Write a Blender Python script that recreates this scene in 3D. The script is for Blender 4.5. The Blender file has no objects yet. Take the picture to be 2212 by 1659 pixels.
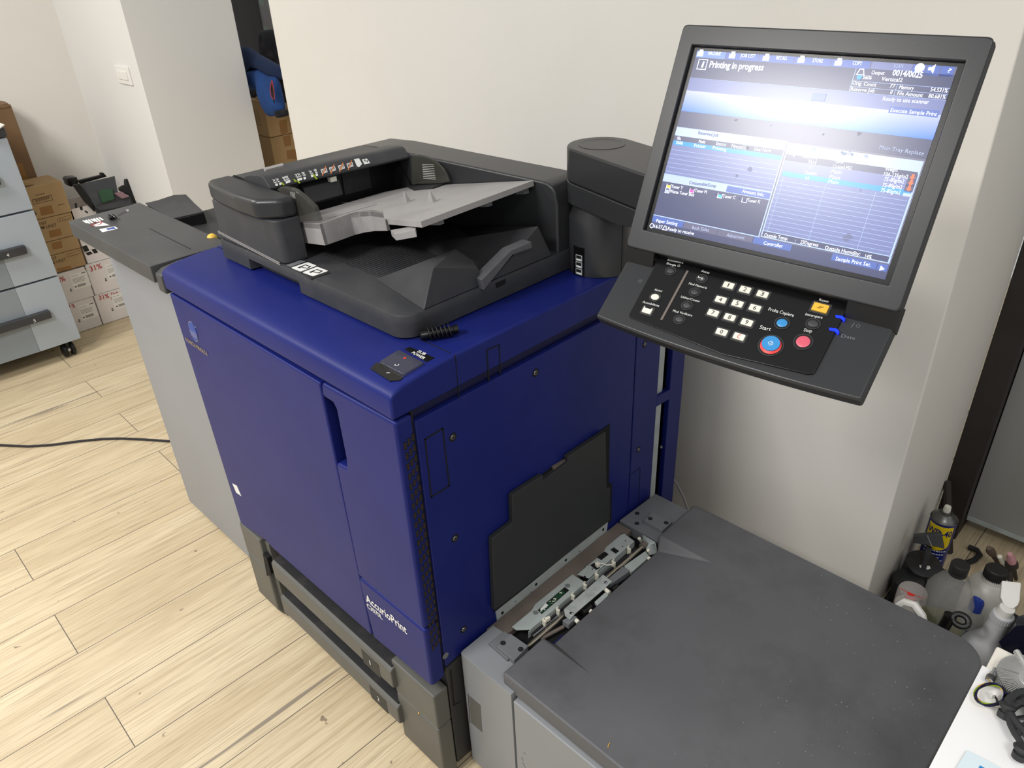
import bpy, bmesh, math, random
from mathutils import Vector, Matrix
random.seed(7)
S = bpy.context.scene
COL = S.collection
# ------------------------------------------------------------------ camera
FPX = 1619.3
cam_d = bpy.data.cameras.new('camera'); cam = bpy.data.objects.new('camera', cam_d); COL.objects.link(cam)
cam_d.sensor_width = 36.0; cam_d.lens = FPX / 2212 * 36.0; cam_d.clip_start = .02
AX = Vector((0.969910, 0.434557, 0.680125))
CR = Matrix.Rotation(AX.length, 3, AX.normalized())
CP = Vector((0.79434, -0.52889, 1.51145))
cam.matrix_world = Matrix.Translation(CP) @ CR.to_4x4()
S.camera = cam
# ------------------------------------------------------------------ world, lamps, exposure
wd = bpy.data.worlds.new('world'); S.world = wd; wd.use_nodes = True
bg = wd.node_tree.nodes['Background']; bg.inputs[0].default_value = (.97, .985, 1.0, 1); bg.inputs[1].default_value = .52
def area(name, loc, target, sx, sy, power, color=(1, .975, .935)):
    l = bpy.data.lights.new(name, 'AREA'); l.shape = 'RECTANGLE'; l.size = sx; l.size_y = sy; l.energy = power; l.color = color
    o = bpy.data.objects.new(name, l); COL.objects.link(o); o.location = loc
    o.rotation_euler = (Vector(target) - Vector(loc)).to_track_quat('-Z', 'Y').to_euler()
    return o
area('overhead_light', (-.36, -1.66, 2.6), (-.36, -1.659, 0), .62, .62, 66)
area('overhead_light', (1.5, -.75, 2.6), (1.5, -.749, 0), .62, .62, 19)
area('overhead_light', (-2.1, -1.1, 2.6), (-2.1, -1.099, 0), .62, .62, 44)
area('overhead_light', (-3.2, 2.6, 2.5), (-3.2, 2.601, 0), .6, .6, 14)  # added fill for daylight from the niche window; no lamp hangs there
S.view_settings.view_transform = 'Standard'; S.view_settings.look = 'None'; S.view_settings.gamma = 1
S.view_settings.use_curve_mapping = False
S.view_settings.exposure = 0.0
# ------------------------------------------------------------------ measuring helpers
def ray(px, py): return CR @ Vector(((px - 1106) / FPX, -(py - 829.5) / FPX, -1))
class Fr:                                   # a plane in the room: origin, two axes, normal
    def __init__(s, o, u, v):
        s.o = Vector(o); s.u = Vector(u).normalized(); s.n = s.u.cross(Vector(v)).normalized(); s.v = s.n.cross(s.u)
    def p(s, u, v, n=0): return s.o + s.u * u + s.v * v + s.n * n
    def px(s, x, y, n=0):                   # where a sight line meets the plane
        d = ray(x, y); t = ((s.o + s.n * n - CP).dot(s.n)) / d.dot(s.n); q = CP + d * t - s.o
        return (q.dot(s.u), q.dot(s.v))
    def at(s, x, y, n=0): return s.p(*s.px(x, y, n), n)
def crop(x0, y0, k): return lambda *pts: [(x0 + a * k, y0 + b * k) for a, b in pts]
zA = crop(330, 600, .30134); zB = crop(480, 1050, .3672); zS = crop(850, 650, .31646); zF = crop(950, 1050, .27125)
zG = crop(1040, 1050, .18083); zH = crop(850, 1300, .27125); zD = crop(400, 280, .22604); zE = crop(800, 280, .27125)
zK = crop(1250, 500, .31646); zQ = crop(1380, 50, .36166); zL = crop(0, 400, .2713); zM = crop(0, 0, .31646)
zN = crop(480, 0, .22917); zP = crop(0, 180, .19287); z5 = crop(1880, 1060, .21699); zT = crop(1960, 1380, .16822); z6 = crop(2040, 1140, .2169)
# ------------------------------------------------------------------ materials
MATS = {}
def lin(c): return tuple(((v / 255) / 12.92 if v / 255 <= .04045 else ((v / 255 + .055) / 1.055) ** 2.4) for v in c[:3]) + (1,)
def mat(name, rgb, rough=.5, metal=0., nscale=0, namt=0, bscale=0, bstr=0, spec=.5, dust=None, dscale=30, damt=.5, emit=None, trans=0, alpha=1, ior=1.45, coat=0):
    m = bpy.data.materials.new(name); m.use_nodes = True; MATS[name] = m
    nt = m.node_tree; N = nt.nodes; K = nt.links; b = N['Principled BSDF']
    c = lin(rgb); b.inputs['Base Color'].default_value = c; b.inputs['Roughness'].default_value = rough; b.inputs['Metallic'].default_value = metal
    b.inputs['Specular IOR Level'].default_value = spec; b.inputs['IOR'].default_value = ior
    b.inputs['Transmission Weight'].default_value = trans; b.inputs['Alpha'].default_value = alpha; b.inputs['Coat Weight'].default_value = coat
    tc = N.new('ShaderNodeTexCoord')
    if emit: b.inputs['Emission Color'].default_value = c; b.inputs['Emission Strength'].default_value = emit
    col = None
    if namt:
        t = N.new('ShaderNodeTexNoise'); t.inputs['Scale'].default_value = nscale; t.inputs['Detail'].default_value = 6; K.new(tc.outputs['Object'], t.inputs['Vector'])
        r = N.new('ShaderNodeMapRange'); r.inputs[1].default_value = .3; r.inputs[2].default_value = .7; r.inputs[3].default_value = 1 - namt; r.inputs[4].default_value = 1 + namt; K.new(t.outputs['Fac'], r.inputs[0])
        x = N.new('ShaderNodeVectorMath'); x.operation = 'SCALE'; x.inputs[0].default_value = c[:3]; K.new(r.outputs[0], x.inputs['Scale']); col = x.outputs[0]
    if dust:                                 # worn and dusty patches, a second colour mixed in by noise
        t = N.new('ShaderNodeTexNoise'); t.inputs['Scale'].default_value = dscale; t.inputs['Detail'].default_value = 8; t.inputs['Roughness'].default_value = .65; K.new(tc.outputs['Object'], t.inputs['Vector'])
        r = N.new('ShaderNodeMapRange'); r.inputs[1].default_value = .48; r.inputs[2].default_value = .75; r.inputs[3].default_value = 0; r.inputs[4].default_value = damt; K.new(t.outputs['Fac'], r.inputs[0])
        x = N.new('ShaderNodeMix'); x.data_type = 'RGBA'; x.inputs[7].default_value = lin(dust); K.new(r.outputs[0], x.inputs[0])
        if col: K.new(col, x.inputs[6])
        else: x.inputs[6].default_value = c
        col = x.outputs[2]
    if col: K.new(col, b.inputs['Base Color'])
    if bstr:
        t = N.new('ShaderNodeTexNoise'); t.inputs['Scale'].default_value = bscale; t.inputs['Detail'].default_value = 3; K.new(tc.outputs['Object'], t.inputs['Vector'])
        u = N.new('ShaderNodeBump'); u.inputs['Strength'].default_value = bstr; u.inputs['Distance'].default_value = .0006; K.new(t.outputs['Fac'], u.inputs['Height']); K.new(u.outputs[0], b.inputs['Normal'])
    return m
mat('blue', (21, 31, 101), .42, nscale=9, namt=.06, bscale=900, bstr=.05, spec=.26, dust=(62, 66, 120), dscale=11, damt=.08)
mat('blue_dark', (14, 16, 60), .5)
mat('charcoal', (53, 54, 57), .48, nscale=14, namt=.07, bscale=1500, bstr=.2, dust=(96, 92, 90), dscale=18, damt=.2)
mat('charcoal_smooth', (43, 44, 46), .34, bscale=1200, bstr=.06)
mat('graphite', (44, 45, 46), .55, bscale=1500, bstr=.25)
mat('dusty_black', (36, 36, 38), .55, bscale=900, bstr=.2, dust=(74, 68, 66), dscale=26, damt=.4)
mat('black', (14, 14, 15), .45)
mat('gap', (5, 5, 6), .8)
mat('gloss_black', (12, 12, 13), .25, bscale=700, bstr=.05)
mat('taupe_grey', (92, 92, 88), .5, nscale=10, namt=.06, bscale=1500, bstr=.2)
mat('tray_grey', (150, 147, 146), .5, nscale=20, namt=.06, dust=(112, 110, 108), dscale=9, damt=.6)
mat('finisher_grey', (140, 143, 149), .42, nscale=4, namt=.03)
mat('feeder_grey', (134, 137, 140), .45, nscale=5, namt=.04)
mat('frame_grey', (112, 114, 117), .5, nscale=16, namt=.08, bscale=1500, bstr=.15, dust=(96, 96, 98), dscale=10, damt=.5)
mat('lid_grey', (92, 93, 96), .5, nscale=6, namt=.07, bscale=1800, bstr=.4, dust=(72, 72, 74), dscale=7, damt=.7)
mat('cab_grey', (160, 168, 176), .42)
mat('cab_grey_shaded', (130, 138, 144), .4)
mat('white', (232, 230, 224), .5)
mat('ivory', (226, 222, 208), .4)
mat('print_white', (225, 225, 222), .6)
mat('print_black', (24, 24, 26), .6)
mat('label_white', (226, 224, 218), .5)
mat('cream_wall', (224, 220, 212), .85, nscale=1.3, namt=.02, bscale=160, bstr=.25, dust=(212, 206, 192), dscale=3, damt=.2)
mat('cool_wall', (226, 224, 220), .85, nscale=1.5, namt=.02, bscale=160, bstr=.2)
mat('galv', (172, 180, 178), .4, .12, nscale=30, namt=.1)
mat('zinc', (186, 192, 190), .3, .3, nscale=70, namt=.16)
mat('steel', (190, 180, 165), .25, .9)
mat('screw', (120, 120, 118), .3, .9)
mat('rust_film', (104, 94, 88), .6, nscale=12, namt=.2)
mat('pcb', (28, 66, 44), .45)
mat('nylon', (226, 222, 206), .5)
mat('wire_dark', (38, 36, 40), .5)
mat('kraft', (166, 137, 96), .75, nscale=8, namt=.06, bscale=300, bstr=.15)
mat('kraft_dark', (116, 88, 60), .75, nscale=6, namt=.1)
mat('tape', (142, 102, 56), .3)
mat('vent_brown', (84, 62, 50), .8)
mat('kraft_ink', (96, 74, 50), .7)
mat('carton_white', (214, 208, 204), .7, nscale=7, namt=.03)
mat('red_ink', (170, 60, 66), .7)
mat('grey_ink', (90, 86, 84), .7)
mat('smoke', (74, 74, 68), .12, trans=.0, alpha=.5, spec=.6)
mat('wood_dark', (46, 40, 37), .6, nscale=10, namt=.2)
mat('red', (222, 50, 44), .4)
mat('start_blue', (52, 136, 196), .35)
mat('stop_pink', (206, 88, 106), .4)
mat('reset_yellow', (234, 180, 62), .4)
mat('orange_ink', (214, 120, 60), .6)
mat('green_ink', (140, 168, 30), .6)
mat('led_blue', (10, 40, 255), .3, emit=1.6)
mat('chrome', (206, 208, 212), .12, 1.)
mat('emblem_blue', (8, 62, 150), .35)
mat('finisher_top', (64, 65, 66), .45, nscale=12, namt=.1, bscale=1500, bstr=.2, dust=(92, 90, 88), dscale=10, damt=.3)
mat('gold_silver', (176, 164, 140), .3, .8)
# ------------------------------------------------------------------ mesh building
FONT = {}
def glyphs(body, bold):
    k = (body, bold)
    if k not in FONT:
        cu = bpy.data.curves.new('lettering', 'FONT'); cu.body = body; cu.size = 1; cu.resolution_u = 2; cu.offset = .018 if bold else 0
        o = bpy.data.objects.new('lettering', cu); COL.objects.link(o); dg = bpy.context.evaluated_depsgraph_get()
        me = bpy.data.meshes.new_from_object(o.evaluated_get(dg))
        FONT[k] = ([tuple(v.co) for v in me.vertices], [tuple(p.vertices) for p in me.polygons])
        bpy.data.objects.remove(o); bpy.data.curves.remove(cu); bpy.data.meshes.remove(me)
    return FONT[k]
class MB:
    def __init__(s): s.v = []; s.f = []; s.m = []; s.mats = []; s.cur = 0
    def use(s, name):
        if name not in s.mats: s.mats.append(name)
        s.cur = s.mats.index(name); return s
    def add(s, vs, fs):
        o = len(s.v); s.v += [Vector(q) for q in vs]; s.f += [tuple(o + i for i in f) for f in fs]; s.m += [s.cur] * len(fs); return s
    def prism(s, fr, pts, n0, n1, k=1.0):   # outline on a plane given a thickness; k scales the far outline about its middle
        n = len(pts); cx = sum(p[0] for p in pts) / n; cy = sum(p[1] for p in pts) / n
        a = [fr.p(x, y, n0) for x, y in pts]; b = [fr.p(cx + (x - cx) * k, cy + (y - cy) * k, n1) for x, y in pts]
        return s.add(a + b, [tuple(range(n))[::-1], tuple(range(n, 2 * n))] + [(i, (i + 1) % n, n + (i + 1) % n, n + i) for i in range(n)])
    def ppx(s, fr, pixels, n0, n1, at=None):
        at = n1 if at is None else at
        return s.prism(fr, [fr.px(x, y, at) for x, y in pixels], n0, n1)
    def box(s, x0, x1, y0, y1, z0, z1):
        return s.add([(x, y, z) for z in (z0, z1) for x, y in ((x0, y0), (x1, y0), (x1, y1), (x0, y1))], [(3, 2, 1, 0), (4, 5, 6, 7), (0, 1, 5, 4), (1, 2, 6, 5), (2, 3, 7, 6), (3, 0, 4, 7)])
    def rect(s, fr, u0, u1, v0, v1, n0, n1): return s.prism(fr, [(u0, v0), (u1, v0), (u1, v1), (u0, v1)], n0, n1)
    def loft(s, rings, closed=True, caps=True):
        n = len(rings[0]); vs = [q for r in rings for q in r]; fs = []
        for j in range(len(rings) - 1):
            for i in range(n if closed else n - 1):
                k = (i + 1) % n; fs.append((j * n + i, j * n + k, (j + 1) * n + k, (j + 1) * n + i))
        if caps: fs += [tuple(range(n))[::-1], tuple(range((len(rings) - 1) * n, len(rings) * n))]
        return s.add(vs, fs)
    def lathe(s, o, axis, prof, seg=28, sx=1.):  # profile of (radius, height) about an axis
        axis = Vector(axis).normalized(); t = Vector((1, 0, 0)) if abs(axis.x) < .9 else Vector((0, 1, 0)); u = (t - axis * t.dot(axis)).normalized(); w = axis.cross(u); o = Vector(o)
        return s.loft([[o + axis * h + (u * math.cos(6.28318 * i / seg) * sx + w * math.sin(6.28318 * i / seg)) * max(r, 1e-5) for i in range(seg)] for r, h in prof])
    def tube(s, pts, r, seg=8):
        P = [Vector(q) for q in pts]; rings = []; pn = None
        for i, q in enumerate(P):
            d = (P[min(i + 1, len(P) - 1)] - P[max(i - 1, 0)]).normalized()
            if pn is None: t = Vector((0, 0, 1)) if abs(d.z) < .9 else Vector((1, 0, 0)); pn = d.cross(t).normalized()
            pn = (pn - d * pn.dot(d)).normalized(); w = d.cross(pn); rr = r[i] if isinstance(r, (list, tuple)) else r
            rings.append([q + (pn * math.cos(6.28318 * k / seg) + w * math.sin(6.28318 * k / seg)) * rr for k in range(seg)])
        return s.loft(rings)
    def line(s, fr, pts, w, n0, n1, closed=False):
        if closed: pts = list(pts) + [pts[0]]
        for (x0, y0), (x1, y1) in zip(pts, pts[1:]):
            dx, dy = x1 - x0, y1 - y0; l = math.hypot(dx, dy) or 1; px, py = -dy / l * w / 2, dx / l * w / 2; ex, ey = dx / l * w * .4, dy / l * w * .4
            s.prism(fr, [(x0 + px - ex, y0 + py - ey), (x0 - px - ex, y0 - py - ey), (x1 - px + ex, y1 - py + ey), (x1 + px + ex, y1 + py + ey)], n0, n1)
        return s
    def text(s, fr, body, a, b, h, n=.0004, bold=False, px=True, th=0):   # lettering from a to b on a plane
        if px: a = fr.px(*a); b = fr.px(*b)
        vs, fs = glyphs(body, bold)
        if not vs: return s
        x0 = min(v[0] for v in vs); x1 = max(v[0] for v in vs); dx, dy = b[0] - a[0], b[1] - a[1]; w = math.hypot(dx, dy); kx = w / (x1 - x0); ky = h / .7; cx, cy = dx / w, dy / w
        q = [(a[0] + (v[0] - x0) * kx * cx - v[1] * ky * cy, a[1] + (v[0] - x0) * kx * cy + v[1] * ky * cx) for v in vs]
        return s.add([fr.p(x, y, n) for x, y in q], fs)
    def build(s, name, parent=None, bevel=0, seg=2, m=None, sub=0, flat=False, angle=35):
        if m: s.mats = [m]; s.m = [0] * len(s.f)
        root = parent
        while root and root.parent: root = root.parent
        off = root.location.copy() if root else Vector((0, 0, 0))
        me = bpy.data.meshes.new(name); me.from_pydata([v - off for v in s.v], [], s.f)
        for x in s.mats: me.materials.append(MATS[x])
        me.polygons.foreach_set('material_index', s.m)
        bm = bmesh.new(); bm.from_mesh(me); bmesh.ops.recalc_face_normals(bm, faces=bm.faces); bm.to_mesh(me); bm.free()
        if not flat:
            me.polygons.foreach_set('use_smooth', [True] * len(me.polygons)); me.set_sharp_from_angle(angle=math.radians(40))
        o = bpy.data.objects.new(name, me); COL.objects.link(o); o.parent = parent
        if bevel:
            d = o.modifiers.new('bevel', 'BEVEL'); d.width = bevel; d.segments = seg; d.limit_method = 'ANGLE'; d.angle_limit = math.radians(angle); d.harden_normals = True
        if sub:
            d = o.modifiers.new('sub', 'SUBSURF'); d.levels = sub; d.render_levels = sub
        return o
def tag(o, label, cat=None, group=None, kind=None):
    if label: o['label'] = label
    if cat: o['category'] = cat
    if group: o['group'] = group
    if kind: o['kind'] = kind
    return o
def thing(name, loc, label, cat, group=None):
    o = bpy.data.objects.new(name, None); COL.objects.link(o); o.location = loc; o.empty_display_size = .05
    return tag(o, label, cat, group)
def struct(mb, name, m=None, bevel=0):
    o = mb.build(name, None, bevel, m=m, flat=True); o['kind'] = 'structure'; return o
def rounded(pts, rad, seg=5):               # outline with its corners rounded; rad one value or one per corner
    out = []; n = len(pts)
    for i in range(n):
        p = Vector(pts[i]); a = Vector(pts[i - 1]) - p; b = Vector(pts[(i + 1) % n]) - p; r = rad[i] if isinstance(rad, (list, tuple)) else rad
        if r <= 0: out.append(tuple(p)); continue
        ang = a.angle(b); t = min(r / max(math.tan(ang / 2), 1e-4), a.length * .49, b.length * .49); A = p + a.normalized() * t; B = p + b.normalized() * t
        for k in range(seg + 1):
            q = k / seg; out.append(tuple(A * (1 - q) ** 2 + p * 2 * q * (1 - q) + B * q * q))
    return out
def circ(cx, cy, rx, ry=None, n=24): return [(cx + rx * math.cos(6.28318 * i / n), cy + (ry or rx) * math.sin(6.28318 * i / n)) for i in range(n)]
def top(z): return Fr((0, 0, z), (1, 0, 0), (0, 1, 0))
def front(y): return Fr((0, y, 0), (1, 0, 0), (0, 0, 1))
def side(x): return Fr((x, 0, 0), (0, 1, 0), (0, 0, 1))
FF = front(0.); FS = side(0.)
# ================================================================== THE SETTING
def floor_material():
    m = bpy.data.materials.new('oak_laminate'); m.use_nodes = True; MATS['oak_laminate'] = m
    nt = m.node_tree; N = nt.nodes; K = nt.links; b = N['Principled BSDF']; b.inputs['Roughness'].default_value = .42
    tc = N.new('ShaderNodeTexCoord'); mp = N.new('ShaderNodeMapping'); mp.inputs['Rotation'].default_value = (0, 0, math.radians(-89.1)); K.new(tc.outputs['Object'], mp.inputs['Vector'])
    sh = N.new('ShaderNodeVectorMath'); sh.operation = 'ADD'; sh.inputs[1].default_value = FLOOR_SHIFT; K.new(mp.outputs[0], sh.inputs[0])
    br = N.new('ShaderNodeTexBrick'); br.offset = .5; br.inputs['Scale'].default_value = 1; br.inputs['Brick Width'].default_value = 1.03; br.inputs['Row Height'].default_value = .1862
    br.inputs['Mortar Size'].default_value = .0011; br.inputs['Mortar Smooth'].default_value = 0; br.inputs['Bias'].default_value = 0
    br.inputs['Color1'].default_value = (0, 0, 0, 1); br.inputs['Color2'].default_value = (1, 1, 1, 1); br.inputs['Mortar'].default_value = (.5, .5, .5, 1); K.new(sh.outputs[0], br.inputs['Vector'])
    def noise(scale, vec, detail=6, rough=.6):
        s = N.new('ShaderNodeVectorMath'); s.operation = 'MULTIPLY'; s.inputs[1].default_value = vec; K.new(sh.outputs[0], s.inputs[0])
        o = N.new('ShaderNodeVectorMath'); o.operation = 'MULTIPLY_ADD'; o.inputs[1].default_value = (3.1, 7.7, 5.3); K.new(br.outputs['Color'], o.inputs[0]); K.new(s.outputs[0], o.inputs[2])
        t = N.new('ShaderNodeTexNoise'); t.inputs['Scale'].default_value = scale; t.inputs['Detail'].default_value = detail; t.inputs['Roughness'].default_value = rough; K.new(o.outputs[0], t.inputs['Vector']); return t.outputs['Fac']
    def mix(fac, c1, c2):
        x = N.new('ShaderNodeMix'); x.data_type = 'RGBA'
        for sck, c in ((6, c1), (7, c2)):
            if isinstance(c, tuple): x.inputs[sck].default_value = lin(c)
            else: K.new(c, x.inputs[sck])
        if isinstance(fac, float): x.inputs[0].default_value = fac
        else: K.new(fac, x.inputs[0])
        return x.outputs[2]
    def rng(v, a, c, lo=0., hi=1.):
        r = N.new('ShaderNodeMapRange'); r.inputs[1].default_value = a; r.inputs[2].default_value = c; r.inputs[3].default_value = lo; r.inputs[4].default_value = hi; K.new(v, r.inputs[0]); return r.outputs[0]
    base = mix(rng(br.outputs['Color'], 0, 1), (214, 198, 166), (203, 186, 153))
    base = mix(rng(noise(1, (1.5, 11, 1)), .42, .66, 0, .8), base, (190, 171, 138))
    base = mix(rng(noise(1, (2.5, 60, 1), 4), .5, .72, 0, .6), base, (178, 157, 124))
    base = mix(rng(noise(1, (6, 190, 1), 3), .48, .7, 0, .65), base, (156, 137, 108))
    base = mix(rng(noise(1, (1.0, 24, 1), 3), .66, .70, 0, .8), base, (116, 106, 96))
    sp = N.new('ShaderNodeTexNoise'); sp.inputs['Scale'].default_value = 26; sp.inputs['Detail'].default_value = 2; K.new(sh.outputs[0], sp.inputs['Vector'])
    base = mix(rng(sp.outputs['Fac'], .735, .75, 0, .7), base, (96, 80, 66))
    base = mix(br.outputs['Fac'], base, (92, 82, 74))
    K.new(base, b.inputs['Base Color'])
    bu = N.new('ShaderNodeBump'); bu.inputs['Strength'].default_value = .12; bu.inputs['Distance'].default_value = .001; K.new(noise(1, (6, 190, 1), 3), bu.inputs['Height']); K.new(bu.outputs[0], b.inputs['Normal'])
FLOOR_SHIFT = (.429, 2.973, 0)
floor_material()
struct(MB().box(-3.45, 2.2, -2.2, 3.6, -.06, 0), 'floor', 'oak_laminate')
struct(MB().box(-1.83, .463, .95, 1.46, 0, 2.9), 'wall_back', 'cream_wall', .004)
struct(MB().box(-3.45, -3.3, -2.2, .72, 0, 2.9), 'wall_left', 'cream_wall')
struct(MB().prism(top(0), [(-3.45, .72), (-2.53, .72), (-2.53, 1.175), (-3.45, 1.175)], 0, 2.9), 'wall_pillar', 'cool_wall', .003)
# niche behind the wall: dark boarded jamb and a window
struct(MB().box(-3.30, -2.925, 1.50, 1.506, .95, 2.9), 'trim_1', 'wood_dark')
wn = MB(); wn.use('wood_dark'); wn.box(-2.924, -2.912, 1.50, 1.512, .95, 2.9); wn.box(-1.9, -1.86, 1.50, 1.512, .95, 2.9); wn.box(-2.924, -1.86, 1.50, 1.512, .92, .97)
W1 = struct(wn, 'window_1'); 
mat('pane', (235, 240, 245), .03, alpha=.12, spec=.5)
pn = MB().box(-2.912, -1.9, 1.504, 1.508, .97, 2.9).build('glass_pane', W1, m='pane')
struct(MB().box(-3.45, -1.83, 1.50, 1.62, 0, .92), 'wall_niche', 'cream_wall')
# right hand end: dark post, grey cupboard front behind it
struct(MB().box(.463, .527, 1.465, 1.60, 0, 2.9), 'trim_2', 'wood_dark', .002)
# light switch
SW = thing('light_switch', (-2.62, .72, 1.13), 'white double rocker light switch on the left wall by the corner', 'light switch')
fw = front(.72)
q = [fw.px(*p) for p in zM((790, 440), (882, 458), (910, 582), (822, 566))]
u0 = (q[0][0] + q[3][0]) / 2; u1 = (q[1][0] + q[2][0]) / 2; v1 = (q[0][1] + q[1][1]) / 2; v0 = (q[2][1] + q[3][1]) / 2
SW.location = ((u0 + u1) / 2, .72, (v0 + v1) / 2)
MB().rect(fw, u0, u1, v0, v1, 0, .008).build('plate', SW, .003, m='white')
um = (u0 + u1) / 2; dm = (u1 - u0) * .14
for a, c in ((u0 + dm, um - .001), (um + .001, u1 - dm)):
    MB().rect(fw, a, c, v0 + dm, v1 - dm, .008, .0125).build('rocker', SW, .002, m='white')
# ================================================================== THE BLUE PRESS
PR = thing('printing_press', (-.38, .40, 0), 'large blue and black digital printing press standing in the middle of the room', 'printer')
ZL = .965                                    # top of the lid
LT = top(ZL)
c = MB(); c.use('blue_dark').box(-.775, -.012, .03, .80, .29, .905); c.use('black').box(-.76, -.015, .05, .78, .03, .30)
c.build('body', PR, .004)
# lid: rolled front edge, softly rolled right edge
prof = [(.80, .906), (.80, .955), (.795, .9635), (.78, ZL), (.14, ZL), (.10, .9637), (.075, .962), (.047, .9597), (.023, .9565), (.011, .953), (.004, .9495), (-.0005, .9455), (-.002, .941), (-.002, .906)]
lid = MB().use('blue').loft([[Vector((x, y, z)) for y, z in prof] for x in (-.785, 0)])
LID = lid.build('lid', PR, .005, 4, angle=50)
ls = MB().use('gap')
ls.line(LT, [(-.775, .128), (-.012, .128)], .0012, -.001, .0004)
ls.line(FS, [(.128, .9645), (.128, .888)], .0014, -.001, .0005)
for a, b in zip(zS((635, 335), (720, 300), (728, 495)), zS((720, 300), (728, 495), (728, 500))): ls.line(FS, [FS.px(*a), FS.px(*b)], .0022, -.001, .0006)
a, b = zS((637, 345), (650, 545)); ls.line(FS, [FS.px(*a), FS.px(*b)], .0022, -.001, .0006)
ls.build('panel_seam', LID)
# left hand front door
door = MB().ppx(FF, [(365, 633), (690, 828), (803, 1373), (587, 1183), (577, 1170), (520, 1131)], -.03, 0)
DO = door.build('front_door', PR, .004, 3, m='blue')
# emblem and maker's lettering on the door
e = MB(); ec = FF.px(*zA((293, 385))[0]); eu = FF.px(*zA((322, 430))[0]); rx, ry = .0165, .0225
e.use('chrome').prism(FF, circ(ec[0], ec[1], rx * 1.08, ry * 1.05, 32), 0, .0012); e.use('emblem_blue').prism(FF, circ(ec[0], ec[1], rx, ry, 32), 0, .0016)
for i in range(5):
    v = -.0015 - i * .0028; hw = rx * math.sqrt(max(0, 1 - ((v) / ry) ** 2)) * .98
    e.use('chrome').prism(FF, [(ec[0] - hw, ec[1] + v - .0001), (ec[0] + hw, ec[1] + v - .0001), (ec[0] + hw, ec[1] + v + .0006), (ec[0] - hw, ec[1] + v + .0006)], .0015, .0019)
e.build('emblem', DO)
MB().text(FF, 'KONICA MINOLTA', zA((243, 452))[0], zA((400, 562))[0], .0105, .0012, True).build('maker_lettering', DO, m='gold_silver', flat=True)
MB().ppx(FF, zA((570, 1475), (602, 1492), (634, 1566), (598, 1540)), 0, .0006).build('sticker', DO, m='print_white')
# toner cover with the handle slot, wrapping round the right corner
tc = zA((1203, 752), (1215, 850), (1290, 900), (1312, 945), (1382, 1300), (1384, 1365), (1310, 1326))
pts = [FF.px(*p) for p in tc] + [FF.px(774, 1243), FF.px(903, 1351)]
pts[-1] = (0.0, pts[-1][1]); pts += [(0.0, .902)]
TCV = MB().prism(FF, pts, -.034, 0).build('toner_cover', PR, .006, 3, m='blue')
vs = MB().use('gap')
b0 = FS.px(*zS((25, 900))[0]); 
for i in range(3):
    for k in range(24):
        y = .0105 + i * .0078 + .0006 * (k % 2); z = .868 - .018 * i * 0 - k * .0197 - (2 - i) * .004
        vs.prism(FS, [(y, z), (y + .0058, z + .0012), (y + .0058, z - .0125), (y, z - .0137)], -.002, .0004)
        vs.use('rust_film' if 0 else 'gap')
VSL = vs.build('vent_slots', TCV, flat=True)
vb = MB().use('vent_brown')
for i in range(3):
    for k in range(24):
        y = .0105 + i * .0078; z = .868 - k * .0197 - (2 - i) * .004
        for q_ in range(3): vb.prism(FS, [(y + .0008, z - .002 - q_ * .0036), (y + .005, z - .0015 - q_ * .0036), (y + .005, z - .0023 - q_ * .0036), (y + .0008, z - .0028 - q_ * .0036)], .0003, .0007)
vb.build('vent_dust', TCV, flat=True)
hr = MB(); hr.use('gap').ppx(FF, zA((1195, 850), (1320, 880), (1400, 1390), (1290, 1360)), -.032, -.029)
HR = hr.build('handle_recess', PR)
rb = MB().use('black')
for a, b in ((zA((1262, 905))[0], zA((1320, 1245))[0]), (zA((1225, 890))[0], zA((1300, 1250))[0])):
    A = Vector(FF.at(*a, n=-.022)); B = Vector(FF.at(*b, n=-.022)); L = (B - A).length
    rb.lathe(A, B - A, [(.0001, 0)] + [p for i in range(26) for p in ((.0072, L * i / 26), (.0072, L * (i + .45) / 26), (.0058, L * (i + .55) / 26), (.0058, L * (i + .95) / 26))] + [(.0001, L)], 12)
rb.build('corrugated_hose', HR)
# lower cover with the model lettering
pts = [FF.px(773, 1245), FF.px(904, 1353), FF.px(946, 1496), FF.px(806, 1377)]; pts[1] = (0., pts[1][1] - .001); pts[2] = (0., pts[2][1])
LC = MB().prism(FF, pts, -.034, 0).build('lower_cover', PR, .006, 3, m='blue')
tt = MB(); tt.text(FF, 'AccurioPrint', zB((850, 676))[0], zB((1090, 872))[0], .021, .0006, True); tt.text(FF, 'C3070L', zB((855, 712))[0], zB((945, 786))[0], .0125, .0006, True)
tt.build('model_lettering', LC, m='print_white', flat=True)
# right side panel
ys = .611
zs0, zs1 = .330, .886
SP = MB().prism(FS, [(.037, zs0 - .004), (.09, zs0), (ys - .001, zs0), (ys - .001, zs1), (.037, zs1)], -.012, 0).build('side_panel', PR, .0025, 2, m='blue')
sl = MB().use('gap')
for loop in (zS((215, 945), (335, 870), (380, 1262), (258, 1338)),): sl.line(FS, [FS.px(*p) for p in loop], .0028, -.001, .0005, True)
sl.build('knockout_outline', SP, flat=True)
a = [FS.px(*p) for p in zS((1605, 1195), (1683, 1138), (1675, 1400))]; MB().line(FS, a, .0014, -.001, .0005).build('knockout_outline', SP, m='gap', flat=True)
def screw_at(parent, fr, p, r=.0065, n=0):
    u, v = fr.px(*p, n) if len(p) == 2 else p[:2]
    w = MB(); w.use('gap').prism(fr, circ(u, v, r * 1.25, n=16), n - .001, n + .0004); w.use('screw').prism(fr, circ(u, v, r * .8, n=14), n, n + .0016, .8); w.use('gap').prism(fr, circ(u, v, r * .22, n=6), n, n + .0019)
    return w.build('screw', parent)
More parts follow.
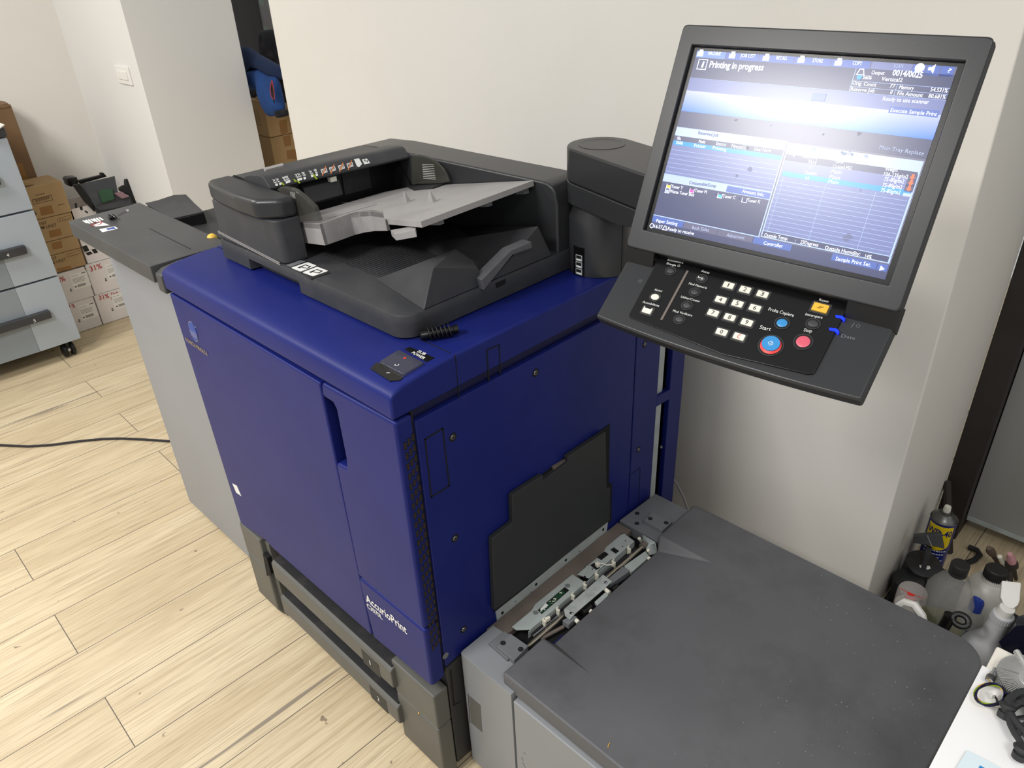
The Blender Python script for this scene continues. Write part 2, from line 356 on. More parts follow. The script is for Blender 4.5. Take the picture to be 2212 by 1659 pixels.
for p in zS((405, 930), (970, 490), (420, 1620)): screw_at(SP, FS, p)
screw_at(SP, FS, zF((190, 1140))[0])
u, v = FS.px(*zF((45, 1350))[0]); MB().prism(FS, circ(u, v, .007), 0, .0008).build('hole_plug', SP, m='frame_grey')
# bypass tray door (black, stepped outline) with grip notch
bp = [(1069, 1319), (1063, 1164), (1108, 1129), (1106, 1070)] + zS((1020, 1190), (1025, 1226), (1190, 1101), (1190, 1064), (1450, 892), (1456, 1288), (1480, 1272), (1480, 1498))
pts = [FS.px(x, y, .012) for x, y in bp]
BP = MB().prism(FS, rounded(pts, [.0, .006, .004, .008, .002, .002, .002, .002, .006, .002, .002, .002], 4), .001, .012).build('bypass_door', PR, .0015, 2, m='graphite')
rc = [FS.px(x, y) for x, y in [(1066, 1322), (1060, 1160), (1104, 1124), (1104, 1066)] + zS((1010, 1185), (1188, 1050), (1475, 838), (1468, 1250), (1490, 1240), (1484, 1500))]
MB().prism(FS, rc, -.002, .0012).build('bypass_recess', PR, m='gap')
g = MB().use('rust_film').ppx(FS, zS((1090, 1135), (1185, 1080), (1190, 1100), (1095, 1160)), .001, .006, .006)
g.build('grip_notch', BP)
ms = MB().use('galv').prism(FS, [FS.px(1070, 1321), FS.px(1312, 1124), FS.px(1309, 1150), FS.px(1074, 1346)], -.002, .002)
for p in zG((248, 1512), (651, 1172), (1006, 882), (1452, 518)):
    u, v = FS.px(*p, .002); ms.use('gap').prism(FS, circ(u, v, .0032, n=10), .001, .0034)
for p in zG((402, 1372), (588, 1266), (1170, 778)):
    u, v = FS.px(*p, .002); ms.use('chrome').prism(FS, circ(u, v, .0018, n=8), .001, .003)
ms.build('metal_strip', PR)
# rear right upright with two slots
rp = MB().use('blue')
yr = .806
def sy(p): return FS.px(*p)
rp.prism(FS, [(ys + .001, .33), (.702, .33), (.702, .905), (ys + .001, .905)], -.03, 0)
rp.prism(FS, [(.752, .26), (yr, .25), (yr, .905), (.752, .905)], -.03, 0)
for z0, z1 in ((.25, .30), (.595, .622), (.80, .905)): rp.prism(FS, [(.70, z0), (.754, z0 - .004), (.754, z1 - .004), (.70, z1)], -.03, 0)
RU = rp.build('rear_upright', PR, .002, m='blue')
sk = MB(); sk.use('galv').box(-.012, -.008, .7025, .733, .30, .80); sk.use('blue_dark').box(-.016, -.012, .7025, .7515, .30, .80); sk.build('slot_lining', RU)
for p in zS((1715, 295), (1672, 1015)): screw_at(RU, FS, p, .006)
MB().box(-.20, -.012, .70, .80, .03, .26).build('rear_base', PR, .003, m='graphite')
# sub power switch on the lid
FPW = Fr((0, .03, .9581), (1, 0, 0), (0, 1, .075))
pw = MB().use('gloss_black'); k = zA((1560, 650), (1600, 608), (1640, 612), (1800, 712), (1770, 735), (1700, 738)); pw.ppx(FPW, k, -.001, .0006)
PW = pw.build('power_switch', PR)
pc = MB().prism(FPW, rounded([FPW.px(*p) for p in zA((1622, 618), (1765, 528), (1952, 625), (1802, 712))], .004), 0, .0045, .97); pc.build('smoked_cover', PW, .0012, m='smoke')
pi = MB().use('print_white'); pi.text(FPW, 'U', zA((1735, 650))[0], zA((1765, 650))[0], .005, .0049); pi.text(FPW, '>', zA((1672, 690))[0], zA((1700, 690))[0], .004, .001); pi.build('switch_symbol', PW, flat=True)
MB().prism(FPW, circ(*FPW.px(*zA((1810, 595))[0]), .0022, n=10), .0044, .0052).build('red_lamp', PW, m='red')
pl = MB().use('gloss_black').ppx(FPW, zA((1802, 512), (1843, 495), (2022, 574), (1962, 605)), -.001, .0008)
PL = pl.build('switch_plate', PR)
MB().text(FPW, 'SUB', zA((1893, 535))[0], zA((1946, 560))[0], .006, .0013, True).text(FPW, 'POWER', zA((1852, 545))[0], zA((1940, 590))[0], .006, .0013, True).build('switch_lettering', PL, m='print_white', flat=True)
# feet and paper trays
def foot(x0, x1, name, yd=.10):
    ft = MB().box(x0, x1, .0, yd, .172, .272).build(name, PR, .004, m='taupe_grey')
    MB().prism(side(x0), [(.0, .170), (yd, .170), (yd, .004), (.012, .004), (.0, .03)], 0, x1 - x0).build('lower_cover', ft, .004, m='taupe_grey'); return ft
f1 = foot(-.135, -.001, 'base_cover', .036); f2 = foot(-.762, -.66, 'base_cover')
MB().prism(FF, [FF.px(x, y, .001) for x, y in zB((238, 400), (262, 425), (288, 520), (262, 530))], -.01, .0008).build('latch_slot', f2, m='gap')
u, v = FF.px(*zB((1157, 1335))[0]); MB().lathe(FF.p(u, v, -.001), (0, -1, 0), [(.0001, .0), (.0022, .001), (.0001, .003)], 10).build('yellow_speck', f1, m='reset_yellow')
MB().box(-.66, -.64, .012, .10, .012, .262).build('side_post', PR, .002, m='taupe_grey')
for i, (z0, z1, num, tp) in enumerate(((.197, .254, '1', (875, 1040)), (.085, .138, '2', (920, 1250)))):
    tr = MB(); tr.use('dusty_black').box(-.64, -.14, .024, .30, z0 - .03, z1 + .012)
    TR = tr.build('paper_tray', PR, .002)
    hb = MB().prism(side(-.592), [(-.012, z1 - .052), (.004, z1 - .062), (.024, z1 - .05), (.026, z1 + .004), (-.004, z1 + .003), (-.012, z1 - .004)], 0, .468)
    HB = hb.build('pull_handle', TR, .003, m='taupe_grey')
    hp = MB().use('graphite'); hp.box(-.588, -.128, -.005, .030, z1 + .003, z1 + .0062); hp.build('handle_top', TR, m='dusty_black')
    MB().box(-.44, -.29, .018, .0235, z1 - .016, z1 + .0115).build('paper_window', TR, m='gap')
    fh = front(-.012); p0 = zB(tp)[0]; u, v = fh.px(*p0)
    MB().rect(fh, u - .03, u + .03, v - .023, v + .019, -.002, .0006).build('number_plate', TR, m='graphite')
    MB().text(fh, num, (u - .0035, v - .006), (u + (-.0005 if num == '1' else .005), v - .006), .013, .0011, False, False).build('tray_number', TR, m='print_white', flat=True)
# front right side base
sb = MB(); sb.use('graphite').box(-.03, -.002, .0385, .34, .02, .318)
SB = sb.build('side_base', PR, .003)
a = [FS.px(*p, -.001) for p in zB((1345, 1085), (1365, 1290))]; MB().line(side(-.002), a, .003, 0, .0008).line(side(-.002), [FS.px(*p) for p in zB((1368, 1290), (1400, 1275))], .002, 0, .0008).build('slot', SB, m='gap')
# dark gap between the toner cover and the side panel
MB().prism(FS, [(.0335, .33), (.0375, .33), (.0375, .905), (.0335, .905)], -.01, -.004).build('cover_gap', PR, m='gap')
# left end of the lid meets the finisher
# small roller left lying on the lid
SR = thing('spiral_roller', LT.at(*zE((545, 1610))[0]), 'small black ribbed plastic roller lying on the blue lid beside the document feeder', 'roller')
A = LT.at(*zE((395, 1640))[0], n=.010); B = LT.at(*zE((700, 1585))[0], n=.010); d = B - A; L = d.length
MB().lathe(A, d, [(.0001, 0), (.0072, 0), (.0078, .002), (.0078, L * .22), (.006, L * .23), (.006, L * .86), (.0072, L * .87), (.0072, L * .99), (.0001, L)], 20).build('core', SR, m='gloss_black')
rr = MB().use('black')
for i in range(6): rr.lathe(A + d * (.26 + i * .105), d + Vector((.18 * L, 0, .25 * L)), [(.0001, -.0012), (.0128, -.0009), (.0128, .0009), (.0001, .0012)], 20)
rr.build('ribs', SR)
# ================================================================== DOCUMENT FEEDER on the lid
mat('frame_dark', (84, 85, 88), .45, nscale=12, namt=.08, dust=(104, 104, 108), dscale=30, damt=.4)
AD = thing('document_feeder', (-.40, .32, ZL), 'dark grey document feeder with a light grey input tray on the blue press lid', 'document feeder')
Z0, Z1 = .968, 1.008
bt = MB(); T1 = top(Z1)
co = [(-.091 - .032 * (1 - math.sin(t)), .103 + .032 * (1 - math.cos(t))) for t in [i * math.pi / 12 for i in range(7)]]
def ring_b(ny, z, d=0):                       # outline at one height; ny = how far the grip notch is cut in
    q_ = [(-.70 + d, .545 - d), (-.70 + d, .109 + d), (-.696 + d, .103 + d), (-.586, .103 + d), (-.582, .103 + ny + d), (-.404, .103 + ny + d), (-.400, .103 + d)] + [(x - d, y + d) for x, y in co] + [(-.091 - d, .545 - d)]
    return [Vector((x, y, z)) for x, y in q_]
bt.use('charcoal').loft([ring_b(.022, Z0), ring_b(.022, .990), ring_b(.0, .9905), ring_b(.0, Z1 - .0035), ring_b(0, Z1 - .001, .001), ring_b(0, Z1, .0035)])
BT = bt.build('base_tray', AD)
fr1 = front(.1025)
rg = MB().use('gap')
for y0, y1 in ((.2, .36),):
    for i in range(38): rg.line(T1, [(-.44 + i * .0085, .185 + .002 * math.sin(i)), (-.44 + i * .0085, .44)], .0012, -.001, .0004)
rg.build('ribbing', BT, flat=True)
# wedges that stop the paper
A1 = [(-.091, .140, Z1), (-.091, .281, Z1), (-.25, .295, Z1), (-.25, .165, Z1), (-.097, .174, 1.071), (-.094, .276, 1.042), (-.13, .29, 1.044), (-.135, .285, 1.066)]
w = MB().use('charcoal').add([(-.091, .146, Z1), (-.091, .281, Z1), (-.24, .292, Z1), (-.262, .176, Z1), (-.094, .176, 1.071), (-.094, .272, 1.041), (-.125, .29, 1.041), (-.135, .262, 1.068)], [(3, 2, 1, 0), (0, 1, 5, 4), (1, 2, 6, 5), (2, 3, 7, 6), (3, 0, 4, 7), (4, 5, 6, 7)])
w.build('front_wedge', BT, .002)
w = MB().use('charcoal').add([(-.092, .300, Z1), (-.092, .458, Z1), (-.36, .458, Z1), (-.34, .33, Z1), (-.094, .424, 1.074), (-.17, .415, 1.049), (-.25, .40, 1.024)], [(3, 2, 1, 0), (0, 1, 4), (0, 4, 5, 6, 3), (3, 6, 2), (1, 2, 6, 5, 4)])
w.build('rear_wedge', BT, .002)
fl = MB(); fpl = side(-.080); fl.ppx(fpl, zE((885, 1195), (1120, 960), (1285, 890), (1292, 945), (1135, 1000), (905, 1283)), -.022, .0)
fl.build('paper_stopper', AD, .002, 3, m='frame_dark')
MB().ppx(side(-.0905), zE((1000, 1225), (1080, 1190), (1078, 1225), (1010, 1262)), -.004, .0008).build('hinge_slot', BT, m='gap')
# instruction sticker on the front rim
st = MB(); st.ppx(T1, zD((960, 1285), (1125, 1225), (1390, 1365), (1200, 1425)), -.001, .0018); SPL = st.build('sticker_plate', AD, .001, m='dusty_black')
T1b = top(Z1 + .0018)
k = MB().use('print_white')
for q_ in (((1012, 1322), (1172, 1268), (1258, 1302), (1105, 1358)), ((1120, 1366), (1262, 1312), (1368, 1352), (1222, 1402))): k.prism(T1b, rounded([T1b.px(*p) for p in zD(*q_)], .003), 0, .0005)
k.use('frame_grey').prism(T1b, [T1b.px(*p) for p in zD((968, 1298), (1098, 1250), (1150, 1262), (1012, 1312))], 0, .0005)
T1c = top(Z1 + .0023)
for o in ((1080, 1318), (1190, 1362)):
    for a in (((0, 0), (70, -25)), ((70, -25), (110, -10)), ((40, 0), (90, 8)), ((90, 8), (120, -12)), ((10, 5), (40, -10))): k.use('print_black').line(T1c, [T1c.px(*p) for p in zD((o[0] + a[0][0], o[1] + a[0][1]), (o[0] + a[1][0], o[1] + a[1][1]))], .0025, 0, .0003)
k.build('instruction_sticker', SPL, flat=True)
# raised rear rail
rl = MB(); rl.prism(front(.545), [(-.70, Z0), (-.70, 1.121), (-.697, 1.1255), (-.688, 1.1275), (-.60, 1.133), (-.135, 1.136), (-.118, 1.1345), (-.105, 1.129), (-.098, 1.12), (-.0945, 1.10), (-.093, Z0)], -.02, .07)
RL = rl.build('rear_rail', AD, .006, 3, m='charcoal_smooth')
# feed unit on the left: body, lid hood, dark mouth
def hood(y, dx):
    return [(x + (dx if x > -.65 and z > 1.02 else 0), y, z) for x, z in ((-.70, 1.01), (-.70, 1.121), (-.697, 1.1255), (-.688, 1.1275), (-.638, 1.131), (-.626, 1.137), (-.610, 1.1415), (-.572, 1.1455), (-.560, 1.1455), (-.553, 1.1425), (-.540, 1.127), (-.5405, 1.123), (-.552, 1.119), (-.60, 1.116), (-.60, 1.01))]
fu = MB(); fu.loft([hood(.157, -.004), hood(.30, .008), hood(.476, .026)])
FU = fu.build('feed_housing', AD, .0015, m='charcoal')
MB().line(top(1.1285), [(-.685, .1575), (-.645, .1575)], .0014, -.002, .0012).build('lid_seam', FU, m='gap', flat=True)
mouth = MB(); mouth.use('gap').prism(front(.16), [(-.60, 1.05), (-.50, 1.05), (-.52, 1.075), (-.56, 1.12), (-.60, 1.12)], -.31, -.308)
mouth.use('black').box(-.575, -.57, .165, .47, 1.05, 1.118)
MO = mouth.build('feed_mouth', AD)
MB().prism(front(.235), [(-.572, 1.114), (-.556, 1.106), (-.548, 1.076), (-.554, 1.07), (-.572, 1.075)], -.085, 0).build('feed_flap', MO, .0015, m='charcoal')
MB().box(-.572, -.5665, .335, .405, 1.066, 1.112).build('separator_panel', MO, .001, m='dusty_black')
MB().box(-.552, -.54, .29, .305, 1.108, 1.118).build('pickup_pad', MO, .001, m='nylon')
# icons and paper sizes printed on the hood edge
P0 = Vector((-.553 + .0, .157, 1.1425)); hf = Fr((-.557, .157, 1.1425), (.030, .319, 0), (-.013, 0, .0155))
ik = MB()
def ic(col, pts, w=.0016): ik.use(col).line(hf, [hf.px(*p) for p in pts], w, .0005, .0009)
for i, (body, a) in enumerate((('A4', (862, 470)), ('A3', (830, 478)), ('B5', (952, 450)), ('B4', (925, 458)), ('A5', (1068, 420)), ('A4', (1042, 428)), ('B5', (1110, 412)), ('A5', (1178, 395)), ('B6', (1226, 385)))):
    q_ = zD(a, (a[0] + 22, a[1] + 38)); ik.use('print_white').text(hf, body, q_[0], q_[1], .0055, .0009, True)
for x, y in ((872, 530), (908, 520), (970, 505), (992, 498), (1082, 482), (1105, 475), (1140, 468), (1212, 446), (1256, 436)):
    ik.use('print_white').prism(hf, [hf.px(*p) for p in zD((x - 12, y - 10), (x + 10, y - 15), (x + 14, y + 6), (x - 6, y + 12))], .0004, .0009)
for x, y in ((932, 520), (1048, 488), (1082, 502), (1232, 440), (1246, 462)): ik.use('green_ink').line(hf, [hf.px(*p) for p in zD((x - 8, y - 8), (x + 8, y + 8))], .003, .0005, .001)
for i, (x, y) in enumerate(((1325, 398), (1405, 380), (1490, 362), (1572, 342))):
    ik.use('print_white').line(hf, [hf.px(*p) for p in zD((x - 28, y - 12), (x + 22, y - 26), (x + 32, y + 8), (x - 14, y + 24))], .0014, .0005, .0009, True)
    ik.line(hf, [hf.px(*p) for p in zD((x - 14, y - 2), (x + 16, y - 10))], .0014, .0005, .0009); ik.line(hf, [hf.px(*p) for p in zD((x - 6, y + 10), (x + 20, y + 2))], .0014, .0005, .0009)
    ik.use('orange_ink').line(hf, [hf.px(*p) for p in zD((x - 14, y + 42), (x + 16, y - 42))], .0018, .001, .0013)
ik.use('print_white').prism(hf, [hf.px(*p) for p in zD((1612, 285), (1660, 275), (1690, 330), (1660, 362), (1640, 350))], .0005, .0009)
ik.prism(hf, [hf.px(*p) for p in zD((1688, 288), (1735, 278), (1768, 322), (1712, 334))], .0005, .0009)
ik.use('print_black').text(hf, 'EXIT' if 0 else 'A4', zD((1702, 305))[0], zD((1745, 315))[0], .005, .0012, True)
ik.build('size_icons', FU, flat=True)
MB().prism(top(1.131), [top(1.131).px(*p) for p in zD((752, 392), (940, 345), (946, 366), (770, 412))], -.002, .006).build('release_latch', FU, .001, m='tray_grey')
# rounded front block at the left
T2 = top(1.09)
cap = MB().prism(T2, rounded([(-.702, .158), (-.702, .106), (-.655, .096), (-.56, .090), (-.492, .093), (-.456, .125), (-.452, .158)], [.0, .016, .0, .03, .03, .02, 0], 6), 0, .0385)
CAPO = cap.build('front_cap', AD, .010, 5, m='charcoal_smooth', angle=50)
blk = MB(); r0 = rounded([(-.698, .158), (-.698, .104), (-.49, .104), (-.448, .110), (-.446, .158)], [0, .008, .01, .014, 0], 5)
ra = [Vector((x, y, 1.009)) for x, y in r0]; rb_ = [Vector((-.698 + (x + .698) * .97, y, 1.0905)) for x, y in r0]
blk.use('charcoal').loft([ra, rb_]); BLK = blk.build('front_block', AD, .003, 3)
MB().line(front(.1033), [(-.698, 1.0205), (-.46, 1.0085)], .0012, -.001, .0007).line(front(.1033), [(-.698, 1.024), (-.46, 1.012)], .0007, -.001, .0009).build('block_seam', BLK, m='tray_grey', flat=True)
# input tray, light grey, sloping up to the right
sl_ = Vector((1, 0, .196)).normalized(); FT = Fr((-.50, .16, 1.0665), sl_, (0, 1, 0))
ol = zD((1025, 878), (1280, 902), (1400, 862), (1560, 805), (1660, 785), (1760, 778), (1890, 792), (1912, 856)) + zE((122, 708), (402, 732), (1312, 400))
ou = [FT.px(*p) for p in ol]; ou[-1] = (ou[-1][0], .312); 
outl = ou + [(-.005, .312), (-.045, .26), (-.045, .02)]
tr = MB().use('tray_grey').prism(FT, outl, -.010, 0)
lipA = ou[:7]
inn = [(x, y + .007) for x, y in lipA]
for (p0, p1), (q0, q1) in zip(zip(lipA, lipA[1:]), zip(inn, inn[1:])): 
    d0 = .041 - max(0, p0[0] - .10) * .07; d1 = .041 - max(0, p1[0] - .10) * .07
    vs_ = [FT.p(*p0, 0), FT.p(*p1, 0), FT.p(*q1, 0), FT.p(*q0, 0)] + [FT.p(p0[0], p0[1], -d0), FT.p(p1[0], p1[1], -d1), FT.p(q1[0], q1[1], -d1), FT.p(q0[0], q0[1], -d0)]
    tr.add(vs_, [(0, 1, 2, 3), (7, 6, 5, 4), (0, 4, 5, 1), (1, 5, 6, 2), (2, 6, 7, 3), (3, 7, 4, 0)])
ITR = tr.build('input_tray', AD, .0012, 2)
for p in zE((290, 575), (495, 575)):
    u, v = FT.px(*p); MB().prism(FT, [(u - .010, v - .0035), (u + .008, v - .005), (u + .008, v + .005), (u - .010, v + .0035)], -.001, .020, .16).build('paper_stop', ITR, m='tray_grey')
for pth in (zD((1660, 682), (1900, 606), (2190, 545)), zD((1370, 850), (1830, 715)), zD((1500, 700), (1740, 692))): MB().line(FT, [FT.px(*p) for p in pth], .0016, -.001, .0006).build('tray_marking', ITR, m='frame_grey', flat=True)
MB().ppx(FT, zD((1962, 960), (2200, 920), (2200, 965), (2005, 1000)), -.022, -.012).build('tray_underlip', ITR, m='tray_grey')
for p in zE((920, 590), (1215, 490), (530, 735)): u, v = FT.px(*p, -.016); MB().rect(FT, u - .02, u + .004, v, v + .012, -.022, -.01).build('tray_clip', ITR, .001, m='frame_grey')
# smoked paper guides
def guide(fr, pts, th): 
    q_ = [fr.px(*p) for p in pts]; return MB().prism(fr, q_, 0, th)
gf = front(.158); g1 = guide(gf, zD((872, 572), (905, 552), (960, 548), (1040, 575), (1110, 628), (1175, 690), (1232, 745), (1275, 878), (1020, 872), (975, 680)), -.010).build('paper_guide', AD, .002, m='smoke')
gl = MB().use('print_white')
for i in range(4):
    a, b = zD((1008 + i * 12, 595 + i * 2), (1016 + i * 12, 652 + i * 2)); gl.line(gf, [gf.px(*a), gf.px(*b)], .0007, .0002, .0005)
gl.build('guide_marking', g1, flat=True)
gb = front(.462); g2 = guide(gb, zE((320, 225), (345, 200), (390, 196), (450, 210), (520, 255), (575, 310), (602, 350), (626, 418), (560, 430), (326, 438)), -.006).build('paper_guide', AD, .002, m='smoke')
gl = MB().use('print_white')
for i in range(9):
    a, b = zE((415 + i, 275 + i * 14), (505 + i * 2, 282 + i * 14)); gl.line(gb, [gb.px(*a), gb.px(*b)], .0006, .0002, .0004)
gl.build('guide_marking', g2, flat=True)
MB().ppx(FT, zE((285, 445), (400, 435), (600, 425), (500, 460), (345, 475)), 0, .003).build('guide_slider', AD, m='dusty_black')
MB().ppx(FT, zD((1260, 560 + 300), (1420, 830), (1300, 760), (1240, 770)), -.001, .001).build('guide_slot', ITR, m='dusty_black') if 0 else None
# ================================================================== CONTROL PANEL on its pillar and arm
CPN = thing('control_panel', (-.055, .553, ZL), 'black touch screen control panel with keypad on a swivel arm over the press', 'control panel')
pc_ = Vector((-.055, .553, ZL)); RP = .060
pil = MB(); pil.lathe(pc_, (0, 0, 1), [(.0001, 0), (RP, 0), (RP, .108), (.052, .122), (.052, .135), (.0001, .135)], 44)
PIL = pil.build('pillar', CPN, .0015, m='charcoal_smooth')
ud = Vector(((ray(1250, 575)).x, (ray(1250, 575)).y, 0))
# socket strip curved round the pillar
def on_pillar(px_, py_):
    d = ray(px_, py_); a = d.x ** 2 + d.y ** 2; o = CP - pc_; b_ = 2 * (o.x * d.x + o.y * d.y); c_ = o.x ** 2 + o.y ** 2 - RP ** 2; q_ = b_ * b_ - 4 * a * c_
    t = (-b_ - math.sqrt(max(q_, 0))) / (2 * a); P = CP + d * t; return math.atan2(P.y - pc_.y, P.x - pc_.x), P.z
def patch(mb, a0, a1, z0, z1, e0, e1, n=6):
    ri = []; 
    for i in range(n + 1):
        a = a0 + (a1 - a0) * i / n; c_, s_ = math.cos(a), math.sin(a)
        ri.append([pc_ + Vector((c_ * (RP + e), s_ * (RP + e), z - ZL)) for e, z in ((e0, z0), (e1, z0), (e1, z1), (e0, z1))])
    mb.loft(ri)
(a0, zt), (a1, zt2), (a2, zb_) = [on_pillar(*p) for p in zE((1622, 935), (1705, 945), (1700, 1170))]
up = MB().use('gloss_black'); patch(up, a0, a1, zb_, zt2, -.001, .0012); UP = up.build('socket_strip', PIL)
for yy in (1012, 1066, 1120):
    (b0_, zc), (b1_, _) = [on_pillar(*p) for p in zE((1642, yy), (1690, yy + 5))]
    m_ = MB(); m_.use('galv'); patch(m_, b0_, b1_, zc - .006, zc + .0055, .0005, .002, 3); m_.use('gap'); patch(m_, b0_ + (b1_ - b0_) * .1, b1_ - (b1_ - b0_) * .1, zc - .0015, zc + .0042, .001, .0024, 3); m_.use('print_white'); patch(m_, b0_ + (b1_ - b0_) * .2, b1_ - (b1_ - b0_) * .2, zc - .0045, zc - .0018, .001, .0023, 3)
    m_.build('usb_socket', PIL)
MB().line(Fr(pc_ + Vector((RP * math.cos(-.15), RP * math.sin(-.15), 0)), (-math.sin(-.15), math.cos(-.15), 0), (0, 0, 1)), [(0, 0), (0, .108)], .0012, -.002, .0004).build('pillar_seam', PIL, m='gap')
# swivel arm: a stadium from pillar to the back of the panel
ae = Vector((.31, .44, 0)); ad = Vector((ae.x - pc_.x, ae.y - pc_.y, 0)); al = ad.length; ad.normalize()
FA = Fr((pc_.x, pc_.y, 1.085), ad, (-ad.y, ad.x, 0))
st_ = [(.062 * math.cos(t), .062 * math.sin(t)) for t in [math.pi / 2 + i * math.pi / 16 for i in range(17)]] + [(al, -.06), (al, .06)]
ar = MB(); ar.prism(FA, st_, .052, .112); ARM = ar.build('arm', CPN, .004, 3, m='charcoal_smooth')
st2 = st_[:17] + [(.05, -.062), (al, -.055), (al, .055), (.05, .062)]
lo = MB(); a_ = [FA.p(x, y, .051) for x, y in st_]; b2 = [FA.p(x * (1 if x < .05 else .35) if 1 else x, y, .012) for x, y in st_]
lo.loft([b2, a_]); lo.build('arm_underside', CPN, .002, m='charcoal_smooth')
cd = MB().lathe(FA.p(0, 0, .112), (0, 0, 1), [(.0001, -.006), (.042, -.003), (.042, .0006), (.040, .001), (.028, -.0018), (.0001, -.003)], 40).build('arm_cap', ARM, m='charcoal_smooth')
# screen head
SM = Matrix(((0.9981, -.017, .059), (.061, .392, -.918), (-.008, .920, .393)))
ST = Vector((.385, .341, 1.280))
FC = Fr(ST, (.9981, .061, -.008), (-.017, .392, .920))
hd = MB(); W2, H2 = .178, .1435
ol = [(-W2, H2), (W2, H2), (W2, -H2 - .002), (-W2, -H2 - .002)]
op = [(-.1585, .1185), (.1585, .1185), (.1585, -.1185), (-.1585, -.1185)]
# bezel: four bars round the opening, mitred
hd.use('charcoal_smooth')
ro = rounded(ol, .007, 4); ri_ = rounded(op, .0008, 4)
hd.loft([[FC.p(x, y, n) for x, y in q_] for q_, n in ((ro, -.012), (ro, 0), (ri_, 0), (ri_, -.010), (ro, -.012))], caps=False)
BZ = hd.build('bezel', CPN, .0022, 3)
bk = MB(); bk.prism(FC, ol, -.012, -.026, .995); bk.prism(FC, [(-.15, .12), (.15, .12), (.13, -.13), (-.13, -.13)], -.026, -.075, .7); bk.build('head_back', CPN, .003, m='charcoal_smooth')
MB().prism(FC, [(x * .999, y * .999) for x, y in ol], -.0118, -.0102).build('head_seam', CPN, m='gap') if 0 else None
# keypad shelf: hinge step, then a deck turned 28 degrees further towards the user
ka = math.radians(28); KO = FC.p(0, -.165, -.010)
kd = (FC.v * -math.cos(ka) + FC.n * math.sin(ka))
FK = Fr(KO, FC.u, -kd)
for x0_, x1_, v_, n_ in ((-W2, -.1345, -.167, -.0105), (.1215, W2, -.167, -.0105), (-.1345, .1215, -.1506, -.0178)):
    sp_ = MB(); sp_.loft([[FC.p(x, v, n) for v, n in ((-H2 + .002, -.0015), (v_, n_), (v_ - .004, -.030), (-.14, -.030))] for x in (x0_, x1_)]); sp_.build('hinge_step', CPN, .001, m='black')
fe = []
for i in range(17):
    t = -1 + i / 8; fe.append((.1775 * t, -.0915 - .0065 * (1 - t * t)))
dk = MB(); ring_t = [(-.177, .012)] + fe + [(.177, .012)]
dk.prism(FK, ring_t, -.020, 0); DK = dk.build('keypad_deck', CPN, .004, 4, m='charcoal_smooth')
kp = MB().prism(FK, rounded([FK.px(*p, .002) for p in zK((550, 182), (1848, 500), (1606, 972), (1560, 975), (980, 840), (338, 582))], [.001, .001, .004, .0, .0, .004], 4), 0, .003)
KP = kp.build('keypad', CPN, .0012, 3, m='gloss_black')
N3 = .003
FK3 = Fr(FK.o + FK.n * N3, FK.u, FK.v)
def key(pix, w, h, col, rad=.0015, ht=.0022, name='key', well=.0022):
    u, v = FK3.px(*pix); b_ = MB()
    b_.use('graphite').prism(FK3, rounded([(u - w / 2 - well, v - h / 2 - well), (u + w / 2 + well, v - h / 2 - well), (u + w / 2 + well, v + h / 2 + well), (u - w / 2 - well, v + h / 2 + well)], rad + .001), -.0005, .0006)
    b_.use(col).prism(FK3, rounded([(u - w / 2, v - h / 2), (u + w / 2, v - h / 2), (u + w / 2, v + h / 2), (u - w / 2, v + h / 2)], rad), 0, ht, .95)
    return b_.build(name, KP), u, v
kt = MB().use('print_black')
for ch, p in zip('1234567890C', ((1025, 372), (1138, 402), (1257, 432), (972, 470), (1086, 497), (1205, 527), (920, 560), (1033, 590), (1150, 625), (978, 690), (1096, 722))):
    o, u, v = key(zK(p)[0], .0145, .0085, 'ivory', .0012, name='number_key')
    t_ = MB().use('red' if ch == 'C' else 'print_black').text(FK3, ch, (u - (.0018 if ch != '1' else .0006), v - .0027), (u + (.0018 if ch != '1' else .0006), v - .0027), .0056, .0026, False, False); t_.build('key_lettering', o, flat=True)
def oval(p, rx, ry, col, name='button', dome=.0025):
    u, v = FK3.px(*zK(p)[0]); b_ = MB()
    b_.use('graphite').prism(FK3, circ(u, v, rx + .0024, ry + .0024), -.0005, .001); b_.use('gap').prism(FK3, circ(u, v, rx + .0012, ry + .0012), -.0005, .0013); b_.use(col)
    rr_ = [[FK3.p(u + rx * k * math.cos(t), v + ry * k * math.sin(t), h_) for t in [6.28318 * i / 24 for i in range(24)]] for k, h_ in ((1, 0), (1, dome * .5), (.85, dome * .85), (.5, dome), (.05, dome))]
    b_.loft(rr_); return b_.build(name, KP), u, v
for p in ((628, 272), (842, 325), (793, 417), (740, 508), (688, 603)): oval(p, .0056, .0042, 'charcoal')
oval((523, 450), .0060, .0046, 'ivory'); oval((1600, 632), .0062, .005, 'charcoal')
o, u, v = key(zK((470, 542))[0], .0135, .0088, 'ivory', .001, name='access_key')
MB().rect(FK3, u - .0045, u + .0045, v + .0026, v + .0052, .002, .0026).build('key_notch', o, m='gloss_black')
o, u, v = key(zK((1650, 525))[0], .0185, .011, 'reset_yellow', .001, name='reset_key')
MB().use('print_black').line(FK3, [(u - .003, v - .0015), (u + .0005, v + .0015)], .0005, .002, .0026).line(FK3, [(u - .0005, v - .0015), (u + .003, v + .0015)], .0005, .002, .0026).build('key_lettering', o, flat=True)
oval((1389, 628), .0070, .0060, 'start_blue', 'proof_button', .0018)
oval((1533, 755), .0088, .0082, 'stop_pink', 'stop_button', .0018)
o, u, v = oval((1312, 780), .0128, .0117, 'red', 'start_button', .0024)
